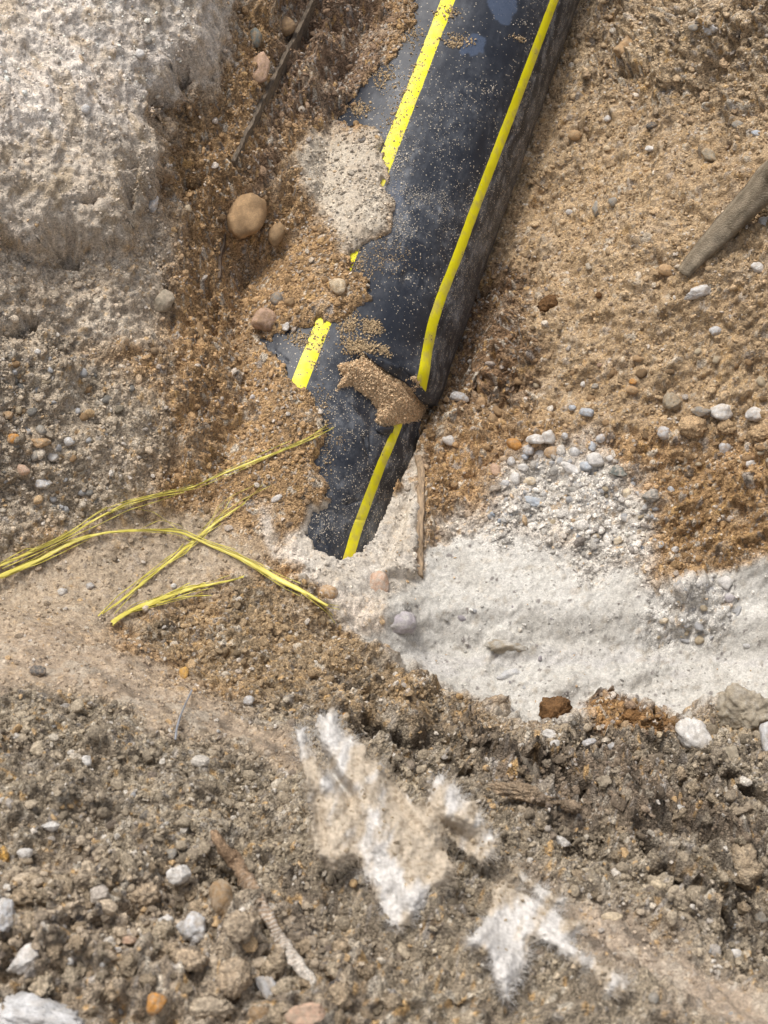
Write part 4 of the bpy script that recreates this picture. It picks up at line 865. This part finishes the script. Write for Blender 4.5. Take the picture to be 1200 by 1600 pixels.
def strap(body, frays, label, seed):
    """body: u,v,width px; frays: (polyline, width px)"""
    c = catmull(body, 110); d, p = hit(c[:1, 0], c[:1, 1]); e = empty('frayed_strap', p[0]); tag(e, label, 'strap')
    ribbon(c[:, :2], c[:, 2]*.62*d[0]/FPX, .003, 'band', e)
    for pl, wpx in frays:
        f = catmull(pl, 60); ribbon(f[:, :2], np.linspace(wpx*.75, wpx*.4, 60)*d[0]/FPX, .0035, 'fibre', e, thick=.0003)
    g = np.random.default_rng(seed+50); tg_ = np.gradient(c[:, :2], axis=0); tg_ /= np.linalg.norm(tg_, axis=1)[:, None]
    for q in range(8):          # splinters peeling off the band
        a_ = g.integers(0, 70); b_ = a_+g.integers(22, 40); f = c[a_:b_, :2].copy(); tt_ = np.linspace(0, 1, len(f)); side = g.choice([-1, 1]); amp = g.uniform(2, 9)
        f += np.stack([-tg_[a_:b_, 1], tg_[a_:b_, 0]], 1)*(side*(c[a_:b_, 2]*.3+amp*(tt_**2 if g.random() < .6 else np.sin(tt_*3.1)**2*.6)+.5*np.sin(tt_*14+q)))[:, None]
        ribbon(f, np.full(len(f), g.uniform(.7, 1.5))*d[0]/FPX, .004, 'fibre', e, thick=.0003)
    return e
strap([(-30,897,6),(0,884,6),(50,862,6.5),(95,843,5.5),(150,810,4),(200,785,4),(250,772,3.5),(300,762,3),(360,735,5),(410,715,5.5),(460,697,5),(500,680,3),(525,666,1.5)],
 [([(0,890),(60,864),(120,835),(150,822),(200,797),(240,785),(285,770),(300,760)],2),([(430,708),(480,686),(510,664),(528,655),(522,648),(510,650)],1.6),([(420,714),(470,690),(505,670),(532,668)],1.8),([(330,748),(400,722),(450,697),(490,680),(515,672)],1.6),([(0,880),(40,857),(60,858)],2)],
 'longest thin yellow strap, running from the left edge up to the pipe', 1)
strap([(-30,912,9),(0,900,10),(60,875,12),(100,853,11),(130,840,9),(170,831,5),(230,828,4.5),(280,830,7),(320,848,6),(370,868,8),(400,884,12),(440,908,14),(470,922,12),(495,937,8),(515,948,5)],
 [([(470,922),(500,940),(518,950),(532,952)],2),([(480,928),(505,946),(520,962)],2),([(470,926),(500,948),(512,958),(524,974)],1.6),([(490,936),(515,945),(530,946)],1.4),([(0,905),(50,884),(100,862),(140,842)],2),([(220,826),(250,812),(280,820),(305,840)],1.2),([(280,830),(262,815),(240,800),(215,795)],1.2)],
 'wide yellow strap arching from the left edge down to a frayed tuft at the chalk', 2)
strap([(158,960,4),(190,938,5),(230,905,6),(270,873,6),(310,838,7),(340,815,6),(365,797,4),(385,785,2)],
 [([(152,964),(185,930),(225,900),(260,872),(300,846)],2.4),([(330,822),(350,800),(380,780),(424,758)],1.8),([(330,820),(352,795),(362,775),(400,757)],1.6),([(335,818),(365,800),(400,768),(412,756)],1.4),([(325,824),(340,792),(365,772)],1.2),([(310,838),(330,812),(350,785)],1.4),([(178,960),(210,925),(240,900)],1.4)],
 'yellow strap with split ends crossing over the wide arching one', 3)
strap([(174,974,13),(190,962,13),(215,949,12),(245,938,11),(290,922,10),(330,913,7),(360,907,5),(382,901,3)],
 [([(190,962),(230,945),(290,932),(332,930)],3.2),([(215,950),(260,940),(300,925),(335,918)],2.6),([(200,958),(250,945),(300,932),(318,926)],2),([(300,920),(340,912),(370,904),(384,898)],2),([(176,978),(184,966),(205,955)],3)],
 'short broad yellow strap lying alone below the others', 4)

# ---------------------------------------------------------------- wire, cord, pole
def tube(pl, rads, name, mat, parent=None, col=None, sides=8, rough=0, n=80, lift=0, free=None, flat=1.):
    c = catmull(pl, n)
    if free is None: d, p = hit(c[:, 0], c[:, 1]); zq = p[:, 2].copy(); p[:, 2] = [zq[max(0, i-5):i+6].max() for i in range(n)]; z = np.convolve(np.pad(p[:, 2], 4, 'edge'), np.ones(9)/9, 'valid')+lift; r = ray(c[:, 0], c[:, 1]); p = CP+r*((z-CAMH)/r[:, 2])[:, None]
    else: p = at(c[:, 0], c[:, 1], np.interp(np.linspace(0, 1, n), np.linspace(0, 1, len(free)), free))
    tg = np.gradient(p, axis=0); tg /= np.linalg.norm(tg, axis=1)[:, None]; a = np.cross(tg, [0, 0, 1.]); a /= np.linalg.norm(a, axis=1)[:, None]; b_ = np.cross(a, tg)
    rd = np.interp(np.linspace(0, 1, n), np.linspace(0, 1, len(rads)), rads)
    an = np.linspace(0, 2*math.pi, sides, endpoint=False); AA = []
    for i in range(n):
        rr_ = rd[i]*(1+rough*np.array([mnoise.noise((math.cos(q)*1.6, math.sin(q)*1.6, i*.12))+.6*mnoise.noise((math.cos(q)*4, math.sin(q)*4, i*.3)) for q in an]))
        AA.append(p[i]+a[i]*(np.cos(an)*rr_)[:, None]+b_[i]*(np.sin(an)*rr_*flat)[:, None])
    A = np.array(AA); org = p[n//2]; ii = np.arange(n*sides).reshape(n, sides); nx_ = np.roll(ii, -1, 1)
    Fq = [tuple(q) for q in np.stack([ii[:-1], nx_[:-1], nx_[1:], ii[1:]], -1).reshape(-1, 4).tolist()]+[tuple(ii[0][::-1].tolist()), tuple(ii[-1].tolist())]
    if parent: return mesh(name, local(A.reshape(-1, 3), parent), Fq, mat, parent, col=col)
    return mesh(name, A.reshape(-1, 3)-org, Fq, mat, col=col, loc=org), p
m, t, b, N, L = newmat('galvanised_wire'); b.inputs['Base Color'].default_value = (.36, .38, .42, 1); b.inputs['Metallic'].default_value = .5; b.inputs['Roughness'].default_value = .45
no = N('ShaderNodeTexNoise'); no.inputs['Scale'].default_value = 300; bp = N('ShaderNodeBump'); bp.inputs['Distance'].default_value = .0003; L(no.outputs[0], bp.inputs['Height']); L(bp.outputs[0], b.inputs['Normal'])
o, _ = tube([(300,1078,0),(292,1095,0),(282,1118,0),(276,1138,0),(274,1156,0)], [.0009, .0011], 'wire', m, lift=.007, n=40); tag(o, 'short bent grey wire poking out of the near bank', 'wire')
M_CORD = grain_mat('dirty_cord', 900, 250, .3, .3, .0012)
cn = 110*14; cc = np.array([(.33,.225,.14)])*np.ones((cn, 1)); f_ = ss(.35, .9, np.repeat(np.linspace(0, 1, 110), 14)+.25*np.sin(np.arange(cn)*.7))[:, None]; cc = cc+(np.array([.62,.57,.50])-cc)*f_
o, _ = tube([(332,1300,0),(345,1322,0),(372,1352,0),(400,1395,0),(415,1428,0),(438,1468,0),(465,1505,0),(492,1540,0)], [.0032, .0055, .006, .005, .0042, .0048, .005, .003], 'cord', M_CORD, col=cc, sides=14, rough=.6, n=110, lift=.010)
tag(o, 'dirty fibrous cord lying down the near bank left of the torn fabric', 'cord')
M_POLE = grain_mat('muddy_pole', 500, 60, .12, .35, .0008, .7)
pn = 120*20; tt = np.repeat(np.linspace(0, 1, 120), 20); an_ = np.tile(np.linspace(0, 2*math.pi, 20, endpoint=False), 120)
st = .5+.9*np.array([mnoise.noise((math.cos(a)*2.6, math.sin(a)*2.6, q*2.)) +.6*mnoise.noise((math.cos(a)*6, math.sin(a)*6, q*3.)) for a, q in zip(an_, tt)])
cc = np.array([(.11,.08,.05)])+(np.array([.30,.25,.18])-np.array([.11,.08,.05]))*np.clip(st, 0, 1)[:, None]; k = ss(.35, 1, tt)[:, None]*.6; cc = cc*(1-k)+k*(np.array([.20,.20,.21])*(.5+st[:, None]))
d0 = float(hit(1068, 430)[0][0])
o, _ = tube([(1068,428,0),(1080,412,0),(1108,382,0),(1150,338,0),(1195,290,0),(1290,180,0),(1480,-40,0)], [.010, .018, .024, .029, .030, .031, .031], 'pole', M_POLE, col=cc, sides=20, rough=.07, flat=.6, n=120, free=[d0-.004, d0-.03, d0-.08, d0-.15, d0-.21, d0-.34, d0-.55])
tag(o, 'muddy tapered wooden pole reaching in from the right edge, pointed end down', 'pole')

# ---------------------------------------------------------------- torn white felt in the near bank
m, t, b, N, L = newmat('felt')
at_ = N('ShaderNodeAttribute'); at_.attribute_name = 'Col'; co = N('ShaderNodeTexCoord'); no = N('ShaderNodeTexNoise'); no.inputs['Scale'].default_value = 260; no.inputs['Detail'].default_value = 6; L(co.outputs['Object'], no.inputs[0])
mr = N('ShaderNodeMapRange'); mr.inputs[1].default_value = .3; mr.inputs[2].default_value = .7; mr.inputs[3].default_value = .82; mr.inputs[4].default_value = 1.12; L(no.outputs[0], mr.inputs[0])
vm = N('ShaderNodeVectorMath'); vm.operation = 'SCALE'; L(at_.outputs['Color'], vm.inputs[0]); L(mr.outputs[0], vm.inputs['Scale']); L(vm.outputs[0], b.inputs['Base Color']); b.inputs['Roughness'].default_value = 1; b.inputs['Specular IOR Level'].default_value = .1
bp = N('ShaderNodeBump'); bp.inputs['Distance'].default_value = .0015; L(no.outputs[0], bp.inputs['Height']); L(bp.outputs[0], b.inputs['Normal'])
M_FELT = m
def felt(polys, lifts, dirt, label, seed, dbase, step=2.4, nf=5200):
    U_, V2 = np.meshgrid(np.arange(430, 1020, step), np.arange(1085, 1600, step)); ph = 3*fbm(U_*.05, V2*.05, 4, seed)+2.5*per(U_*.2, V2*.2, seed+3)+2*per(U_*.5, V2*.5, seed+5)
    S_ = np.full(U_.shape, -99.)
    for pl in polys: S_ = np.maximum(S_, samp(sdmap(pl), U_+ph, V2-ph))
    inside = S_ > 0; d = np.zeros(U_.shape); d[inside], _ = (lambda q: (q[0], q[1]))(hit(U_[inside], V2[inside]))
    # smooth depth under the sheet
    dd = d.copy()
    for _ in range(70):
        w1 = inside.astype(float); acc = dd*w1; wa = w1.copy()
        for sh in ((1, 0), (-1, 0), (0, 1), (0, -1)): r_ = np.roll(dd*w1, sh, (0, 1)); acc += r_; wa += np.roll(w1, sh, (0, 1))
        dd = np.where(inside, acc/np.maximum(wa, 1), dd)
    lf = np.maximum(dd-dbase, 0)*.62
    for (a, b_, ra, rb, an, hgt) in lifts: lf = lf+hgt*blob(U_, V2, a, b_, ra, rb, an)
    edge_ = ss(0, 16, S_); fold = .006*fbm(U_*.02+.008*V2, V2*.012-.003*U_, 5, seed+9)
    dd = dd-(.012 if dbase < 9 else .020)-lf-(fold+.006)*edge_-.0012*per(U_*.25, V2*.25, seed+4)
    P = at(U_, V2, dd); ii = np.arange(U_.size).reshape(U_.shape); ff = np.stack([ii[:-1, :-1], ii[1:, :-1], ii[1:, 1:], ii[:-1, 1:]], -1)
    ok = inside[:-1, :-1] & inside[1:, :-1] & inside[1:, 1:] & inside[:-1, 1:]; ff = ff[ok]; us_ = np.unique(ff); rm = np.zeros(U_.size, int); rm[us_] = np.arange(len(us_)); Pv = P.reshape(-1, 3)[us_]
    dn_ = .82+.8*fbm(U_*.03+.008*V2, V2*.016, 6, seed+20)
    for (a, b_, ra, rb, an, amt) in dirt: dn_ = dn_+amt*blob(U_, V2, a, b_, ra, rb, an)
    k = ss(.3, 1.0, dn_)[..., None]; cl = np.array([.62,.595,.56])*(1-k)+np.array([.50,.425,.33])*k; cl = cl*(1+.16*fbm(U_*.16, V2*.10, 3, 7))[..., None]; sp = (ss(.25, .6, fbm(U_*.09, V2*.09, 4, seed+31))*(.15+.6*k[..., 0]))[..., None]; cl = cl+(np.array([.30,.24,.17])-cl)*sp; cv_ = cl.reshape(-1, 3)[us_]
    org = Pv.mean(0); e = empty('torn_felt', org); tag(e, label, 'fabric')
    sh = mesh('felt_sheet', Pv-org, rm[ff], M_FELT, e, col=cv_); md = sh.modifiers.new('s', 'SOLIDIFY'); md.thickness = .003; md.offset = -1
    # fibres: loose hairs over the sheet and a fringe at its edge
    g = np.random.default_rng(seed); jj, kk = np.nonzero(inside); pr = np.where(S_[jj, kk] < 7, 6., .8); pr /= pr.sum(); sel = g.choice(len(jj), nf, p=pr); jj = jj[sel]; kk = kk[sel]
    gy, gx = np.gradient(S_); P0 = P[jj, kk]; e_ = ss(10, 1, S_[jj, kk]); outw = np.stack([-gx[jj, kk], -gy[jj, kk]], 1); outw /= np.linalg.norm(outw, axis=1)[:, None]+1e-6
    ru_ = outw*e_[:, None]*1.0+g.normal(0, .45, (nf, 2))+np.array([-.1, -.25]); ln = (g.uniform(.0015, .0048, nf)*(1+.9*e_)); dirn = RT*ru_[:, :1]-UP*ru_[:, 1:]-FW*g.uniform(.0, .8, (nf, 1))*.5; dirn /= np.linalg.norm(dirn, axis=1)[:, None]
    cu_ = g.normal(0, .5, (nf, 3)); wv_ = np.cross(dirn, FW); wv_ /= np.linalg.norm(wv_, axis=1)[:, None]+1e-6; Wd = g.uniform(.00009, .0002, nf)[:, None]; VV = []
    nn_ = np.cross(wv_, dirn)
    for q in (0, .5, 1):
        c_q = P0+dirn*(ln*q)[:, None]+cu_*(ln*q*q*.5)[:, None]; wq = Wd*(1-.6*q)
        VV += [c_q+wv_*wq, c_q-wv_*wq*.5+nn_*wq*.87, c_q-wv_*wq*.5-nn_*wq*.87]
    A = np.stack(VV, 1).reshape(-1, 3); F_l = []
    for s_ in (0, 3):
        for k_ in range(3): F_l.append([s_+k_, s_+(k_+1) % 3, s_+3+(k_+1) % 3, s_+3+k_])
    Fq = (np.array(F_l)[None]+(np.arange(nf)*9)[:, None, None]).reshape(-1, 4); fc_ = np.repeat(np.clip(cl[jj, kk]*1.1, 0, .85), 9, 0)
    fr = mesh('felt_fibres', A-org, Fq, M_FELT, e, col=fc_); fr['kind'] = 'stuff'
    # crumbs of soil caught on the sheet
    dk = k[..., 0][inside]; ji = np.argwhere(inside); s2_ = g.choice(len(ji), 90, p=(.03+dk**1.5)/(.03+dk**1.5).sum()); Pc = P[ji[s2_][:, 0], ji[s2_][:, 1]]; r = .0006+.0022*g.random(90)**2.5
    return Pc, r, np.array([.33,.265,.185])*g.uniform(.8, 1.5, (90, 1))
f1 = felt([[(497,1111),(507,1121),(514,1108),(522,1101),(530,1111),(532,1130),(549,1147),(572,1167),(575,1184),(591,1183),(607,1201),(616,1222),(628,1238),(647,1247),(662,1257),(670,1242),(674,1222),(682,1209),(700,1216),(720,1234),(722,1246),(745,1251),(753,1276),(766,1296),(776,1315),(772,1335),(755,1352),(730,1335),(705,1315),(690,1297),(695,1325),(715,1355),(700,1385),(668,1400),(655,1425),(637,1445),(624,1462),(612,1448),(599,1434),(580,1390),(562,1351),(545,1345),(520,1360),(498,1350),(487,1330),(488,1280),(478,1235),(472,1200),(465,1165),(458,1142),(463,1136),(468,1142),(474,1132),(480,1142),(483,1165),(500,1190),(516,1212),(508,1180),(495,1155),(492,1135)]],
         [(522,1210,9,45,-32,-.03),(515,1130,16,50,-15,.012),(548,1240,10,16,-20,-.02),(560,1300,14,60,-20,-.010),(600,1320,22,80,-25,.014),(640,1280,12,50,-35,-.012),(690,1240,16,40,0,.012),(710,1300,50,10,38,-.02),(725,1275,30,12,40,.012),(480,1230,8,70,-8,.012),(500,1290,10,60,-10,-.010)],
         [(490,1250,22,70,0,.45),(560,1250,22,40,20,.3),(660,1300,40,30,30,.45),(700,1355,60,22,20,.9),(640,1270,24,30,0,.3),(512,1140,20,45,-10,-.9),(465,1145,10,20,0,-.8),(600,1370,26,80,-25,-.95),(700,1240,20,20,0,-.3),(530,1340,30,40,0,.6),(570,1180,20,20,0,.3)],
         'torn furry white felt standing up in a ragged peak from the near bank', 61, float(hit(610, 1400)[0][0]), nf=4500)
f2 = felt([[(708,1465),(735,1462),(755,1440),(770,1400),(758,1385),(790,1372),(830,1400),(880,1428),(920,1445),(890,1470),(930,1500),(900,1515),(865,1480),(830,1465),(825,1510),(800,1540),(800,1572),(785,1560),(770,1530),(765,1500),(740,1485)],
           [(915,1490),(960,1510),(990,1545),(960,1560),(925,1530)], [(800,1365),(790,1345),(800,1340),(830,1375),(900,1410),(860,1420)]],
         [], [(840,1430,40,22,20,.1),(900,1440,40,25,20,.2),(790,1470,50,60,0,-.9),(870,1470,36,24,20,-.7),(800,1540,22,40,0,-.6),(790,1390,25,25,0,.1)],
         'flat spread of torn white felt pressed in the soil at lower right of the peak', 67, 9.1, nf=3000)
pc = [many(a, r, c, 1, 70+i, 1.) for i, (a, r, c) in enumerate((f1, f2))]
V_, F_, C_ = join(pc); o = mesh('felt_soil', V_, F_, M_CRUMB, col=C_, smooth=False); tag(o, 'brown soil crumbs caught in the torn white felt', 'soil crumbs', kind='stuff')
